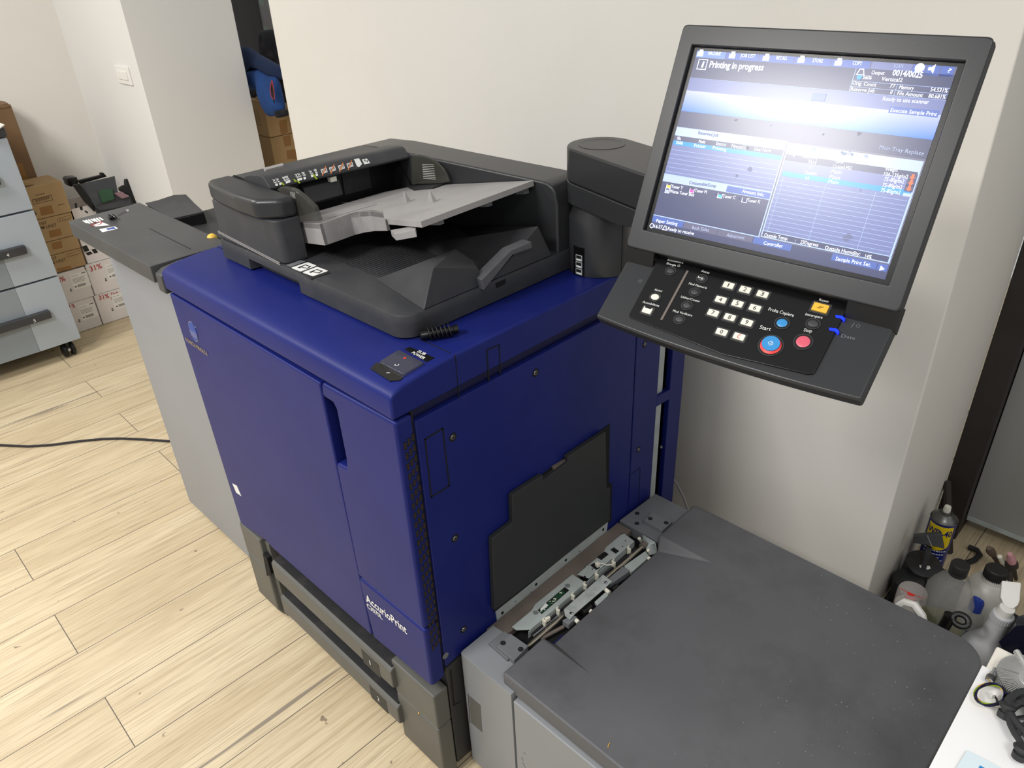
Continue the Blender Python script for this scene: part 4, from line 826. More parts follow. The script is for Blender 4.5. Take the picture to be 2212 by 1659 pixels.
# warning sticker
sk = MB(); sk.use('print_white')
for i in range(7):
    a = zL((655 + i * 21, 283 - i * 4), (668 + i * 21, 279 - i * 4)); l_ = 28 if i % 3 else 20
    sk.ppx(TF, [a[0], a[1], (a[1][0] + 9, a[1][1] + l_ * .27), (a[0][0] + 9, a[0][1] + l_ * .27)], 0, .0004)
sk.ppx(TF, zL((740, 318), (808, 292), (872, 318), (760, 328)), 0, .0004)
sk.use('print_white').ppx(TF, zL((790, 350), (915, 328), (940, 345), (815, 374)), 0, .0004); sk.use('emblem_blue').ppx(TF, zL((845, 345), (905, 333), (925, 345), (855, 356)), .0003, .0007)
sk.use('red_ink').line(TF, [TF.px(*p) for p in zL((725, 322), (760, 300), (815, 290), (800, 312), (740, 326))], .003, .0003, .0007)
sk.build('warning_sticker', SLB, flat=True)
# lower rear shelf with ribbed tray
rt = MB(); rt.use('graphite').box(-1.30, -.81, .18, .20, .88, .932); rt.use('graphite').box(-1.30, -.80, .20, .62, .86, .895)
RT = rt.build('rear_deck', FN, .003)
rp = MB(); FRB = Fr((-1.0, .36, .93), (1, 0, 0), (0, 1, .06)); q_ = [FRB.px(*p) for p in zM((985, 1385), (1270, 1325), (1420, 1440), (1185, 1500))]
q_ = [FRB.px(*p) for p in zM((1000, 1390), (1185, 1330), (1270, 1325), (1392, 1450), (1180, 1500))]
rp.prism(FRB, q_, -.03, 0); RPO = rp.build('ribbed_tray', FN, .002, m='black')
rb = MB(); a0, a1, b1, b0 = [Vector((*FRB.px(*p), 0)) for p in zM((1000, 1390), (1262, 1335), (1385, 1450), (1180, 1495))]
for i in range(20):
    t = i / 19; p_ = a0.lerp(a1, t); q2 = b0.lerp(b1, t); rb.line(FRB, [(p_.x, p_.y), (q2.x, q2.y)], .0042, -.001, .0022)
rb.build('ribs', RPO, m='charcoal', flat=True)
MB().box(-.98, -.80, .20, .62, .895, .935).build('inner_box', FN, .003, m='graphite'); 
# the clip and the fruit lying about
BC = thing('wire_clip', TF.at(*zL((893, 250))[0]), 'small black twisted clip lying on the dark finisher top', 'clip')
o_ = TF.at(*zL((893, 256))[0], n=.006)
MB().tube([o_ + Vector(v) for v in ((-.016, -.004, -.003), (-.006, .004, .004), (.006, -.003, .008), (.014, .003, .003), (.004, .008, -.002), (-.004, -.006, .006), (.010, -.008, .0))], .0032, 8).build('twisted_wire', BC, m='gloss_black')
MB().lathe(o_ + Vector((0, 0, -.005)), (0, 0, 1), [(.0001, 0), (.008, .001), (.009, .006), (.005, .012), (.0001, .013)], 12).build('body', BC, m='black')
fy = FF
def fruit(name, px_, z, r, m_, lab):
    f_ = top(z); P = f_.at(*px_); t = thing(name, (P.x, P.y, z - r), lab, name.replace('_', ' ')); MB().lathe((P.x, P.y, z - r), (0, 0, 1), [(.0001, 0)] + [(r * math.sin(t_), r - r * math.cos(t_)) for t_ in [i * math.pi / 10 for i in range(1, 10)]] + [(.0001, 2 * r)], 20).build('rind', t, m=m_); return t
mat('lemon', (226, 186, 74), .5, bscale=200, bstr=.3)
fruit('yellow_ball', zL((1690, 425))[0], .9455, .012, 'lemon', 'small yellow ball between the finisher and the document feeder')
# black cord on the floor
cf = top(.006); cp = [(-30, 960), (60, 964), (110, 961), (170, 953), (220, 948), (260, 947), (310, 949), (366, 953)]
cd_ = MB().tube([cf.at(*p) for p in cp] + [Vector((-1.2, .20, .006))] * 0, .0042, 8).build('power_cable', None, m='wire_dark'); tag(cd_, 'dark power cord lying across the pale wood floor toward the finisher', 'cord')
# ================================================================== LEFT CABINET
CX = -2.69
CB = thing('drawer_cabinet', (-2.95, -.30, 0), 'light grey copier cabinet on castors with dark handled drawers at the left edge', 'cabinet')
fc = Fr((CX, 0, 0), (0, 1, 0), (0, 0, 1)); YR = .222; YK = .055
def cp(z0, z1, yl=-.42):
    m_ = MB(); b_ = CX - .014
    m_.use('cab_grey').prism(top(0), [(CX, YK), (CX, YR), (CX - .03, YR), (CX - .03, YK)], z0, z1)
    m_.use('cab_grey_shaded').prism(top(0), [(CX - .022, yl), (CX, YK), (CX - .03, YK), (CX - .03, yl)], z0, z1); return m_  # left facet in a darker grey, standing for its weaker reflection
zt_ = fc.px(*zP((40, 600))[0])[1]
MB().box(CX - .435, CX - .028, -.42, YR - .003, .07, zt_).build('carcass', CB, .003, m='cab_grey')
seams = [.075, fc.px(*zL((330, 755))[0])[1], fc.px(*zL((245, 208))[0])[1], zt_]
seams = [.075, .375, .655, .93]
seams[1] = fc.px(100, 603)[1]; seams[2] = fc.px(55, 457)[1]; seams[3] = fc.px(10, 296)[1]
for i in range(3):
    z0, z1 = seams[i] + .004, seams[i + 1] - .004
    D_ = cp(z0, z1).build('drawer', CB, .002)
    hp = (zL((0, 1135), (400, 1008), (412, 1045), (0, 1190)), zL((0, 560), (205, 490), (218, 535), (0, 612)), zP((-300, 1120), (-5, 1050), (0, 1120), (-290, 1200)))[i]
    hs = [fc.px(*p, .022) for p in hp]; vt = (hs[1][1] + hs[2][1]) / 2; ye = (hs[1][0] + hs[2][0]) / 2; hh = .017
    H_ = MB().prism(side(CX), [(-.32, vt - hh), (ye, vt - hh), (ye, vt + hh), (-.32, vt + hh)], -.004, .024).build('handle', D_, .003, m='charcoal')
    if i < 2:
        fh = Fr((CX + .024, 0, 0), (0, 1, 0), (0, 0, 1)); p = (zL((275, 1080))[0], zL((62, 558))[0])[i]; u, v = fh.px(*p)
        MB().text(fh, '54'[i], (u - .004, v - .006), (u + .005, v - .006), .013, .0005, False, False).build('drawer_number', D_, m='print_white', flat=True)
MB().box(CX - .44, CX + .006, -.43, YR + .004, seams[3], seams[3] + .035).build('top_cover', CB, .005, m='charcoal')
tp = top(.05)
for cx_, cy_ in ((CX - .045, YR - .055), (CX - .045, -.38), (CX - .39, YR - .055), (CX - .39, -.38)):
    cs = MB(); cs.use('black')
    for dy in (-.016, .016): cs.lathe((cx_, cy_ + dy - .009, .031), (0, 1, 0), [(.0001, 0), (.026, 0), (.031, .004), (.031, .014), (.026, .018), (.0001, .018)], 20)
    cs.use('chrome').lathe((cx_, cy_ - .008, .031), (0, 1, 0), [(.0001, 0), (.014, 0), (.014, .016), (.0001, .016)], 14); cs.use('black').box(cx_ - .012, cx_ + .012, cy_ - .007, cy_ + .007, .03, .072)
    cs.build('castor', CB)
ps = MB(); fz = top(seams[3] + .036); q_ = [fz.px(*p) for p in ((-40, 250), (2, 268), (10, 271), (2, 277), (-40, 285))]; ps.prism(fz, q_, 0, .004)
tag(ps.build('paper_sheet', None, m='white'), 'white paper sheet lying on top of the light grey drawer cabinet', 'paper')
# ================================================================== CARTONS BY THE LEFT WALL
def carton(name, x0, x1, y0, y1, z0, z1, m_, label, cat='box', group=None):
    t = thing(name, ((x0 + x1) / 2, (y0 + y1) / 2, z0), label, cat, group); b_ = MB().box(x0, x1, y0, y1, z0, z1).build('carton', t, .003, m=m_); return t, b_
BX = -2.95; fb = Fr((BX, 0, 0), (0, 1, 0), (0, 0, 1))
def wl(t, y, z):                              # printed label on a white carton
    m_ = MB(); m_.use('label_white').rect(fb, y, y + .075, z, z + .075, .0, .0008); m_.use('grey_ink').text(fb, 'Drum Unit', (y + .006, z + .062), (y + .035, z + .062), .0055, .001, False, False)
    for k in range(4): m_.rect(fb, y + .005, y + .06 - .006 * (k % 2), z + .050 - k * .006, z + .0515 - k * .006, .0008, .001)
    for k in range(14): m_.rect(fb, y + .018 + k * .0026, y + .0192 + k * .0026 + .0008 * (k % 2), z + .008, z + .020, .0008, .001)
    m_.rect(fb, y + .006, y + .013, z + .010, z + .017, .0008, .001).rect(fb, y + .052, y + .07, z + .066, z + .07, .0008, .001)
    m_.use('grey_ink').rect(fb, y - .018, y - .010, z - .002, z + .004, 0, .0006).rect(fb, y - .017, y - .011, z + .006, z + .012, 0, .0006)
    m_.build('address_label', t, flat=True)
def hand(t, body, a, b, h): MB().text(fb, body, a, b, h, .0007, True).build('handwriting', t, m='red_ink', flat=True)
g_ = 'white cartons stacked on the floor by the left wall'
t, _ = carton('white_carton', BX - .17, BX, .231, .387, 0.001, .149, 'carton_white', 'white carton marked in red, bottom left of the floor stack beside the cabinet', 'box', g_); wl(t, .31, .052); hand(t, '9 %', *zL((548, 985), (600, 972)), .02)
t, _ = carton('white_carton', BX - .30, BX, .391, .655, 0.001, .150, 'carton_white', 'bottom right white floor carton, with 31% and two red words', 'box', g_); wl(t, .465, .055); hand(t, '31%', *zL((792, 915), (872, 895)), .022); hand(t, 'Dub', *zL((890, 885), (946, 868)), .018); hand(t, 'Scadut', *zL((886, 912), (960, 892)), .013)
t, _ = carton('white_carton', BX - .17, BX, .231, .395, .150, .298, 'carton_white', 'white carton marked 8% under the stack of brown drum boxes', 'box', g_); wl(t, .322, .205); hand(t, '8%', *zL((462, 782), (525, 755)), .022)
t, _ = carton('white_carton', BX - .30, BX, .399, .665, .151, .302, 'carton_white', 'white carton with only 31% written on it, in the second layer', 'box', g_); wl(t, .48, .205); hand(t, '31%', *zL((722, 688), (815, 658)), .024)
t, _ = carton('white_carton', BX - .28, BX - .004, .415, .67, .303, .455, 'carton_white', 'white carton with dark printed blocks beside the brown drum boxes', 'box', g_)
fb2 = Fr((BX - .004, 0, 0), (0, 1, 0), (0, 0, 1)); m_ = MB().use('print_black')
m_.text(fb2, 'A 3', *zL((620, 420), (690, 450)), .03, .0006, True)
for q_ in (((652, 490), (690, 478), (712, 520), (676, 535)), ((680, 540), (720, 528), (740, 545), (700, 560)), ((728, 512), (760, 505), (782, 535), (750, 545))): m_.ppx(fb2, zL(*q_), 0, .0006)
m_.build('printed_blocks', t, flat=True)
g_ = 'brown drum boxes stacked beside the drawer cabinet'
zz_ = [.303, .386, .448, .552, .692]
labs = ('brown drum box at the bottom of the taped stack, marked M UNIT', 'thin plain brown box, second from the bottom of the drum box stack', 'brown drum box marked UM UNIT, second from the top of the stack', 'topmost brown drum box, with a barcode frame and square brown tape')
for i in range(4):
    y1_ = (.407, .408, .417, .421)[i]
    t, b_ = carton('drum_box', BX - .17, BX + .001 * i, .231, y1_, zz_[i] + .0008, zz_[i + 1] - .0008, 'kraft', labs[i], 'box', g_)
    f_ = Fr((BX + .001 * i, 0, 0), (0, 1, 0), (0, 0, 1)); m_ = MB().use('kraft_ink')
    if i == 0: m_.text(f_, '107', *zL((402, 600), (455, 585)), .012, .0006, True).text(f_, 'M UNIT', *zL((415, 632), (530, 600)), .014, .0006, True)
    if i == 2: m_.text(f_, '-107', *zL((297, 322), (374, 308)), .012, .0006, True).text(f_, 'UM UNIT', *zL((308, 358), (454, 326)), .014, .0006, True)
    if i in (0, 2):
        o_ = (530, 545) if i == 0 else (455, 265)
        m_.line(f_, [f_.px(*p) for p in zL((o_[0], o_[1] + 5), (o_[0] + 105, o_[1] - 28), (o_[0] + 112, o_[1] - 6), (o_[0] + 8, o_[1] + 30))], .0012, 0, .0006, True)
        for k in range(4): m_.line(f_, [f_.px(*p) for p in zL((o_[0] + 22 + k * 20, o_[1]), (o_[0] + 28 + k * 20, o_[1] + 20))], .001, 0, .0006)
    if i == 3:
        m_.line(f_, [f_.px(*p) for p in zP((362, 1305), (572, 1252), (590, 1305), (378, 1355))], .0022, 0, .0006, True)
        for k in range(18): m_.line(f_, [f_.px(*p) for p in zP((392 + k * 9, 1300 - k * 2.2), (400 + k * 9, 1330 - k * 2.2))], .001 + .0006 * (k % 3), 0, .0006)
        for x0, y0, n_, st in ((402, 1256, 6, 17), (652, 1366, 5, 14)):
            for k in range(n_): m_.line(f_, [f_.px(*p) for p in zP((x0 + k * st, y0 - k * st * .24), (x0 + k * st + st * .6, y0 - k * st * .24 - 4))], .0028, 0, .0006)
        u, v = f_.px(*zP((378, 1460))[0]); m_.prism(f_, circ(u, v, .011), 0, .0006)
    if m_.v: m_.build('box_print', t, flat=True)
    tq = (((455, 665), (560, 640), (575, 668), (468, 690)), ((408, 462), (490, 442), (498, 498), (425, 515)), ((388, 365), (480, 345), (495, 395), (400, 420)), ((312, 180), (408, 158), (432, 222), (330, 245)))[i]
    MB().ppx(f_, zL(*tq), 0, .0005).build('tape', t, m='tape')
FLP = MB().ppx(Fr((BX - .02, 0, 0), (0, 1, 0), (0, 0, 1)), zP((268, 1110), (340, 1102), (385, 1125), (270, 1150)), -.02, .0).build('flap', t, .001, m='kraft')
# tall leaning carton
xl = -3.14; f_ = Fr((xl, 0, 0), (0, 1, 0), (0, 0, 1))
a = [f_.px(*p) for p in zP((120, 235), (440, 1110))]
t = thing('tall_carton', (-3.2, .05, 0), 'tall dark brown carton standing against the left wall behind the cabinet', 'box')
MB().prism(f_, rounded([(-.45, .0), (a[1][0] + .004, .0), (a[0][0], a[0][1]), (-.45, a[0][1] + .0)], .004), -.13, 0).build('carton', t, .006, m='kraft_dark')
MB().ppx(f_, zP((-150, 290), (20, 255), (90, 240), (120, 262), (-150, 310)), .0, .003).build('top_fold', t, m='kraft_dark'); MB().ppx(f_, zP((150, 905), (245, 890), (330, 1100), (250, 1110)), 0, .0008).build('tape', t, m='tape')
MB().ppx(top(a[0][1]), zP((-60, 215), (0, 195), (60, 205), (90, 225), (30, 235), (-60, 238)), 0, .004).build('top_flap', t, m='kraft_dark')
# open white carton and the black printer tray resting in it
t = thing('open_carton', (-3.08, .56, .456), 'open white printed carton beneath the black tray with the green sponge', 'box')
oc = MB(); y0, y1, zb0, zb1 = .43, .68, .4565, .55
oc.use('carton_white').box(-3.2, -3.0, y0, y0 + .005, zb0, zb1); oc.box(-3.2, -3.0, y1 - .005, y1, zb0, zb1); oc.box(-3.005, -3.0, y0, y1, zb0, zb1); oc.box(-3.2, -3.195, y0, y1, zb0, zb1); oc.use('kraft').box(-3.195, -3.005, y0 + .005, y1 - .005, zb0, zb0 + .005); oc.box(-3.195, -3.01, y0 + .0055, y0 + .007, zb0, zb1 - .002)
oc.build('carton', t); f_ = Fr((-3.0, 0, 0), (0, 1, 0), (0, 0, 1)); m_ = MB().use('print_black')
for q_ in (((835, 1345), (860, 1340), (868, 1395), (842, 1398)), ((890, 1385), (920, 1375), (930, 1420), (900, 1420)), ((950, 1420), (985, 1440), (985, 1460), (950, 1440))): m_.ppx(f_, zP(*q_), 0, .0006)
m_.build('printed_blocks', t, flat=True)
t = thing('black_tray', (-3.08, .57, .57), 'black plastic printer part tray tilted in the corner on the open white carton', 'tray')
FTR = Fr((-2.99, .5, .60), (0, 1, 0), (-.35, 0, 1)); m_ = MB()
FT2 = Fr((-3.0, .56, .60), (0, 1, .0), (-.5, 0, 1))
pn_ = MB().ppx(FT2, zP((892, 1128), (1270, 1040), (1285, 1035), (1320, 1210), (1450, 1290), (1480, 1360), (1130, 1425), (1075, 1395)), -.008, 0); pn_.build('back_panel', t, .002, m='charcoal')
FT3 = Fr((-2.972, .56, .585), (0, 1, 0), (0, 0, 1))
MB().ppx(FT3, zP((1060, 1380), (1130, 1345), (1460, 1265), (1490, 1335), (1485, 1400), (1090, 1470)), -.01, 0).build('front_wall', t, .002, m='graphite')
FT4 = Fr((-3.02, .66, .60), (0, 1, 0), (-.2, 0, 1))
MB().ppx(FT4, zP((1345, 1165), (1385, 1138), (1412, 1158), (1408, 1070), (1440, 1068), (1600, 1235), (1622, 1335), (1490, 1345), (1470, 1260), (1350, 1200)), -.03, 0).build('end_bracket', t, .002, m='black')
FT5 = Fr((-3.06, .5, .62), (0, 1, 0), (0, 0, 1))
MB().ppx(FT5, zP((880, 1090), (1130, 1030), (1128, 1005), (1160, 1002), (1200, 1045), (900, 1130)), -.02, 0).build('roller_bar', t, .002, m='black')
MB().ppx(FT5, zP((745, 1080), (770, 1060), (865, 1050), (880, 1125), (810, 1160), (775, 1155), (760, 1110)), -.05, .01).build('drive_gear', t, .004, m='gloss_black')
MB().ppx(Fr((-2.985, .5, .6), (0, 1, 0), (0, 0, 1)), zP((815, 1140), (890, 1125), (1085, 1390), (1060, 1440), (950, 1330)), -.012, 0).build('side_rail', t, .002, m='black')
sg = MB().ppx(Fr((-2.985, .56, .60), (0, 1, 0), (-.5, 0, 1)), zP((1100, 1215), (1130, 1190), (1265, 1172), (1290, 1300), (1150, 1340)), -.015, .0); mat('sponge_green', (44, 74, 52), .9, bscale=400, bstr=.5)
tag(sg.build('green_sponge', None, .006, m='sponge_green'), 'dark green scouring sponge lying in the black tilted tray', 'sponge')
mat('pinkish_sponge', (126, 98, 104), .9, bscale=300, bstr=.4)
sg = MB().ppx(Fr((-2.98, .6, .60), (0, 1, 0), (-.5, 0, 1)), zP((1275, 1225), (1370, 1208), (1450, 1270), (1370, 1292)), -.012, 0); tag(sg.build('dusky_sponge', None, .005, m='pinkish_sponge'), 'dusky pink foam block beside the green sponge in the black tray', 'sponge')
fruit('yellow_disc', zP((835, 1480))[0], .48, .014, 'lemon', 'yellow round piece between the drum boxes and the white open carton')
# ================================================================== THE NICHE
def puff(mb, fr, pts, n0, depth, steps=5):   # a soft cushion-like body from an outline
    pts = rounded(pts, .02, 3); cx = sum(p[0] for p in pts) / len(pts); cy = sum(p[1] for p in pts) / len(pts); rings = []
    for s_ in (-1, 1):
        ks = [i / steps for i in range(steps + 1)]; seq = ks if s_ < 0 else ks[::-1][1:]
        for k in seq:
            kk = .15 + .85 * math.sin(k * math.pi / 2); rings.append([fr.p(cx + (x - cx) * kk, cy + (y - cy) * kk, n0 + s_ * depth * math.cos(k * math.pi / 2)) for x, y in pts])
    return mb.loft(rings)
fn = front(1.30); kx, kz = fn.px(*zN((350, 970))[0]); kx2, _ = fn.px(*zN((440, 1310))[0]); bxc = -2.668
g_ = 'brown cartons stacked in the niche'
for i, (z0, z1, lab) in enumerate(((0.002, .36, 'hidden lower'), (.362, .747, 'lower visible brown carton in the niche, with two tape strips'), (.749, .915, 'brown carton in the niche directly under the blue jacket sleeve'))):
    if i == 0: lab = 'lowest brown carton on the niche floor behind the finisher'
    t, b_ = carton('niche_carton', -3.0, bxc, 1.30, 1.49, z0, z1, 'kraft', lab, 'box', g_)
    fs_ = side(bxc); 
    tapes = ((), (((570, 1288), (640, 1272), (652, 1370), (590, 1385)), ((605, 1420), (690, 1405), (700, 1500), (615, 1498))), (((535, 1140), (605, 1125), (620, 1250), (555, 1268)),))[i]
    for q_ in tapes: MB().ppx(fs_, zN(*q_), 0, .0006).build('tape', t, m='tape')
    if i == 2:
        m_ = MB().use('kraft_ink').line(fn, [fn.px(*p) for p in zN((300, 1035), (340, 1042), (368, 1178), (330, 1170))], .0016, 0, .0006, True)
        for k in range(4): m_.line(fn, [fn.px(*p) for p in zN((312 + k * 5, 1065 + k * 24), (340 + k * 5, 1072 + k * 24))], .0012, 0, .0006)
        m_.build('box_print', t, flat=True)
        MB().ppx(Fr((-2.67, 1.31, .915), (1, 0, 0), (0, .5, 1)), zN((302, 925), (330, 905), (430, 935), (440, 975), (350, 978)), -.004, 0).build('flap', t, m='kraft')
mat('fleece', (26, 62, 118), .9, bscale=220, bstr=.6, nscale=14, namt=.2); mat('fleece_dark', (16, 34, 66), .9, bscale=220, bstr=.5); mat('dark_cloth', (20, 20, 26), .9, bscale=90, bstr=.8, dust=(92, 84, 84), dscale=12, damt=.5)
jk = thing('blue_jacket', (-2.6, 1.25, .95), 'blue fleece jacket with a red zipped pocket draped over boxes in the niche', 'jacket'); fj = front(1.26)
puff(MB(), fj, [fj.px(*p) for p in zN((150, 430), (230, 440), (330, 510), (420, 560), (560, 640), (600, 760), (480, 720), (400, 660), (300, 650), (240, 720), (190, 560))], .0, .035).build('collar', jk, m='fleece_dark')
puff(MB(), fj, [fj.px(*p) for p in zN((220, 690), (300, 655), (400, 650), (470, 700), (420, 830), (330, 842), (240, 790))], .01, .04).build('body', jk, m='fleece')
puff(MB(), fj, [fj.px(*p) for p in zN((380, 640), (480, 700), (570, 720), (640, 1040), (600, 1075), (505, 1090), (450, 1000), (400, 860))], .03, .035).build('sleeve', jk, m='fleece')
fj2 = front(1.188)
cf_ = MB().lathe(fj2.at(*zN((562, 1075))[0], n=-.035), (.25, 0, -1), [(.0001, .012), (.024, .012), (.030, .006), (.030, -.012), (.026, -.016)], 18); cf_.build('cuff', jk, m='dark_cloth')
zp = MB().use('red_ink').line(fj2, [fj2.px(*p) for p in zN((468, 765), (452, 840), (462, 905), (480, 930))], .004, 0, .002).line(fj2, [fj2.px(*p) for p in zN((474, 765), (490, 860), (494, 935))], .004, 0, .002).use('gap').prism(fj2, [fj2.px(*p) for p in zN((470, 770), (486, 850), (492, 975), (466, 890), (458, 840))], -.002, .001); zp.build('pocket_zip', jk, flat=True)
dc = MB(); fdk = front(1.40); puff(dc, fdk, [fdk.px(*p) for p in zN((372, 285), (470, 278), (560, 300), (620, 640), (660, 960), (520, 985), (440, 960), (410, 570), (380, 400))], 0, .05); tag(dc.build('dark_clothes', None, m='dark_cloth'), 'pile of dark folded clothes on the window side of the niche', 'clothes')
dcs = MB(); puff(dcs, front(1.36), [front(1.36).px(*p) for p in zN((250, 820), (400, 840), (430, 930), (300, 925), (290, 965), (270, 960))], 0, .03); tag(dcs.build('purple_garment', None, m='dark_cloth'), 'dark crumpled garment under the blue jacket on the niche carton', 'clothes')
# outside the window
tr_ = thing('tree', (-6.3, 3.45, 0), 'leafy green tree outside the niche window', 'tree'); mat('leaf', (52, 84, 50), .6, nscale=3, namt=.4); mat('bark', (70, 58, 46), .9)
MB().tube([(-6.3, 3.45, 0), (-6.3, 3.45, 1.0), (-6.25, 3.5, 2.0)], [.12, .1, .05], 10).build('trunk', tr_, m='bark')
lv = MB(); rnd = random.Random(3)
for i in range(700):
    p = Vector((-6.3, 3.45, 1.45)) + Vector((rnd.gauss(0, .5), rnd.gauss(0, .5), rnd.gauss(0, .45))); a = Vector((rnd.uniform(-1, 1), rnd.uniform(-1, 1), rnd.uniform(-1, 1))).normalized() * .06; b_ = Vector((rnd.uniform(-1, 1), rnd.uniform(-1, 1), rnd.uniform(-1, 1))).normalized() * .045; lv.add([p - a, p + b_, p + a, p - b_], [(0, 1, 2, 3)])
o_ = lv.build('foliage', tr_, m='leaf', flat=True); o_['kind'] = 'stuff'
# ================================================================== RIGHT CORNER: cupboard front, bottles, clutter on the floor
mat('panel_grey', (150, 150, 146), .5)
cb = thing('grey_cupboard', (.95, 1.58, .05), 'plain pale grey cupboard standing beyond the dark door post', 'cupboard')
MB().box(.529, 1.6, 1.512, 1.95, .05, 2.2).build('carcass', cb, .002, m='panel_grey'); MB().box(.532, 1.6, 1.508, 1.512, .05, .062).build('bottom_edge', cb, m='galv'); MB().box(.70, 1.58, 1.66, 1.93, 0, .05).build('plinth', cb, m='black')
def ctr(px_, z): f_ = top(z); u, v = f_.px(*px_); return u, v
mat('can_blue', (26, 36, 110), .3); mat('can_yellow', (236, 206, 30), .4)
# spray can
cx_, cy_ = ctr(z5((742, 255))[0], .205); R0 = .0315
sc = thing('spray_can', (cx_, cy_, 0), 'blue and yellow spray can with a white nozzle, beside the wall and dark post', 'spray can')
MB().lathe((cx_, cy_, 0), (0, 0, 1), [(.0001, 0), (R0, 0), (R0, .198), (R0 - .001, .199), (.0001, .199)], 40).build('body', sc, m='can_blue')
MB().lathe((cx_, cy_, .198), (0, 0, 1), [(R0, 0), (R0 + .0012, .002), (R0, .004), (R0 - .002, .003), (.026, .009), (.017, .017), (.016, .021), (.013, .021), (.0125, .024), (.0001, .024)], 36).build('dome', sc, m='screw')
MB().lathe((cx_, cy_, .222), (0, 0, 1), [(.0001, 0), (.0085, 0), (.0088, .008), (.0075, .016), (.0001, .018)], 18).build('nozzle', sc, m='ivory')
av = math.atan2(CP.y - cy_, CP.x - cx_)
def cyl(mb, pc0, rr, pts, e=.0004):           # patch wrapped on a cylinder: (angle offset in m, height)
    f = [(pc0 + Vector(((rr + e) * math.cos(av + s_ / rr), (rr + e) * math.sin(av + s_ / rr), z))) for s_, z in pts]; mb.add(f, [tuple(range(len(f)))])
C0 = Vector((cx_, cy_, 0)); lb = MB().use('can_yellow'); zc = .152
for k in range(24):
    a_, b_ = -.032 + .064 * k / 24, -.032 + .064 * (k + 1) / 24
    lo = lambda s_: zc - .036 - .028 * math.sqrt(max(0, 1 - (s_ / .036) ** 2)) + .028
    hi = lambda s_: .193 - .006 * (s_ / .034) ** 2 * 0
    cyl(lb, C0, R0, [(a_, lo(a_)), (b_, lo(b_)), (b_, hi(b_)), (a_, hi(a_))])
lb.build('yellow_shield', sc)
def wrap_text(mb, body, s0, s1, z, h, rr, pc0, e, bold=True):
    vs_, fs_ = glyphs(body, bold); x0 = min(v[0] for v in vs_); x1 = max(v[0] for v in vs_); f = []
    for v in vs_:
        s_ = s0 + (v[0] - x0) / (x1 - x0) * (s1 - s0); f.append(pc0 + Vector(((rr + e) * math.cos(av + s_ / rr), (rr + e) * math.sin(av + s_ / rr), z + v[1] * h / .7)))
    mb.add(f, fs_)
m_ = MB().use('can_blue'); wrap_text(m_, 'WD-40', -.030, .030, .163, .020, R0, C0, .0012); m_.use('print_black'); wrap_text(m_, '28/10', -.006, .010, .136, .008, R0, C0, .0012, False)
m_.build('shield_lettering', sc, flat=True); m_ = MB().use('print_white')
for k in range(8):                            # rows of print too small to read in the photo
    x = -.026
    while x < .024 - .004 * (k % 3):
        w = random.uniform(.003, .008); z = .112 - k * .0105; cyl(m_, C0, R0, [(x, z), (x + w, z), (x + w, z + .003), (x, z + .003)], .0012); x += w + .0015
m_.build('can_lettering', sc, flat=True)
# clear square bottle with a black cap and a little yellowish liquid
mat('clear_plastic', (172, 171, 166), .08, alpha=.32, spec=.8, bscale=30, bstr=.1); mat('liquid', (104, 104, 62), .1, alpha=.75); mat('milky', (198, 196, 188), .4, alpha=.96); mat('cap_black', (34, 33, 33), .5)
cx_, cy_ = ctr(z5((905, 720))[0], .30); zt = .30
cbt = thing('clear_bottle', (cx_, cy_, 0), 'clear square plastic bottle with a black screw cap, standing behind the feeder lid', 'bottle')
def sqr(cx, cy, a, z, rot=.42, r=.25): 
    q_ = rounded([(-a, -a), (a, -a), (a, a), (-a, a)], a * r * 2, 4); return [Vector((cx + x * math.cos(rot) - y * math.sin(rot), cy + x * math.sin(rot) + y * math.cos(rot), z)) for x, y in q_]
def sqbody(mb, prof, **k): mb.loft([sqr(cx_, cy_, a, z, r=r) for a, z, r in prof]); return mb
sqbody(MB(), ((.042, 0.001, .3), (.046, .01, .3), (.046, .20, .3), (.046, .207, .3), (.030, .252, .5), (.018, .264, .95), (.0165, .275, .98))).build('body', cbt, m='clear_plastic')
sqbody(MB(), ((.040, .004, .3), (.0445, .01, .3), (.0445, .115, .3))).build('liquid', cbt, m='liquid')
MB().lathe((cx_, cy_, .268), (0, 0, 1), [(.0001, 0), (.0185, 0), (.019, .004), (.018, .006), (.019, .008), (.019, .027), (.017, .030), (.0001, .030)], 32).build('cap', cbt, m='cap_black')
# white jug with black cap
cx_, cy_ = ctr(z5((1270, 765))[0], .25)
jg = thing('white_jug', (cx_, cy_, 0), 'milky white plastic jug with a wide ribbed black cap', 'jug')
MB().lathe((cx_, cy_, 0), (0, 0, 1), [(.0001, .001), (.044, .001), (.049, .008), (.049, .165), (.046, .188), (.036, .206), (.025, .212), (.023, .222), (.0001, .222)], 36).build('body', jg, m='milky')
rb = MB().lathe((cx_, cy_, .218), (0, 0, 1), [(.0001, 0), (.0225, 0), (.0225, .026), (.020, .029), (.0001, .029)], 36)
for k in range(40): t_ = k * 6.28318 / 40; rb.lathe((cx_ + .0225 * math.cos(t_), cy_ + .0225 * math.sin(t_), .219), (0, 0, 1), [(.0001, 0), (.0012, 0), (.0012, .024), (.0001, .024)], 5)
rb.build('cap', jg, m='cap_black')
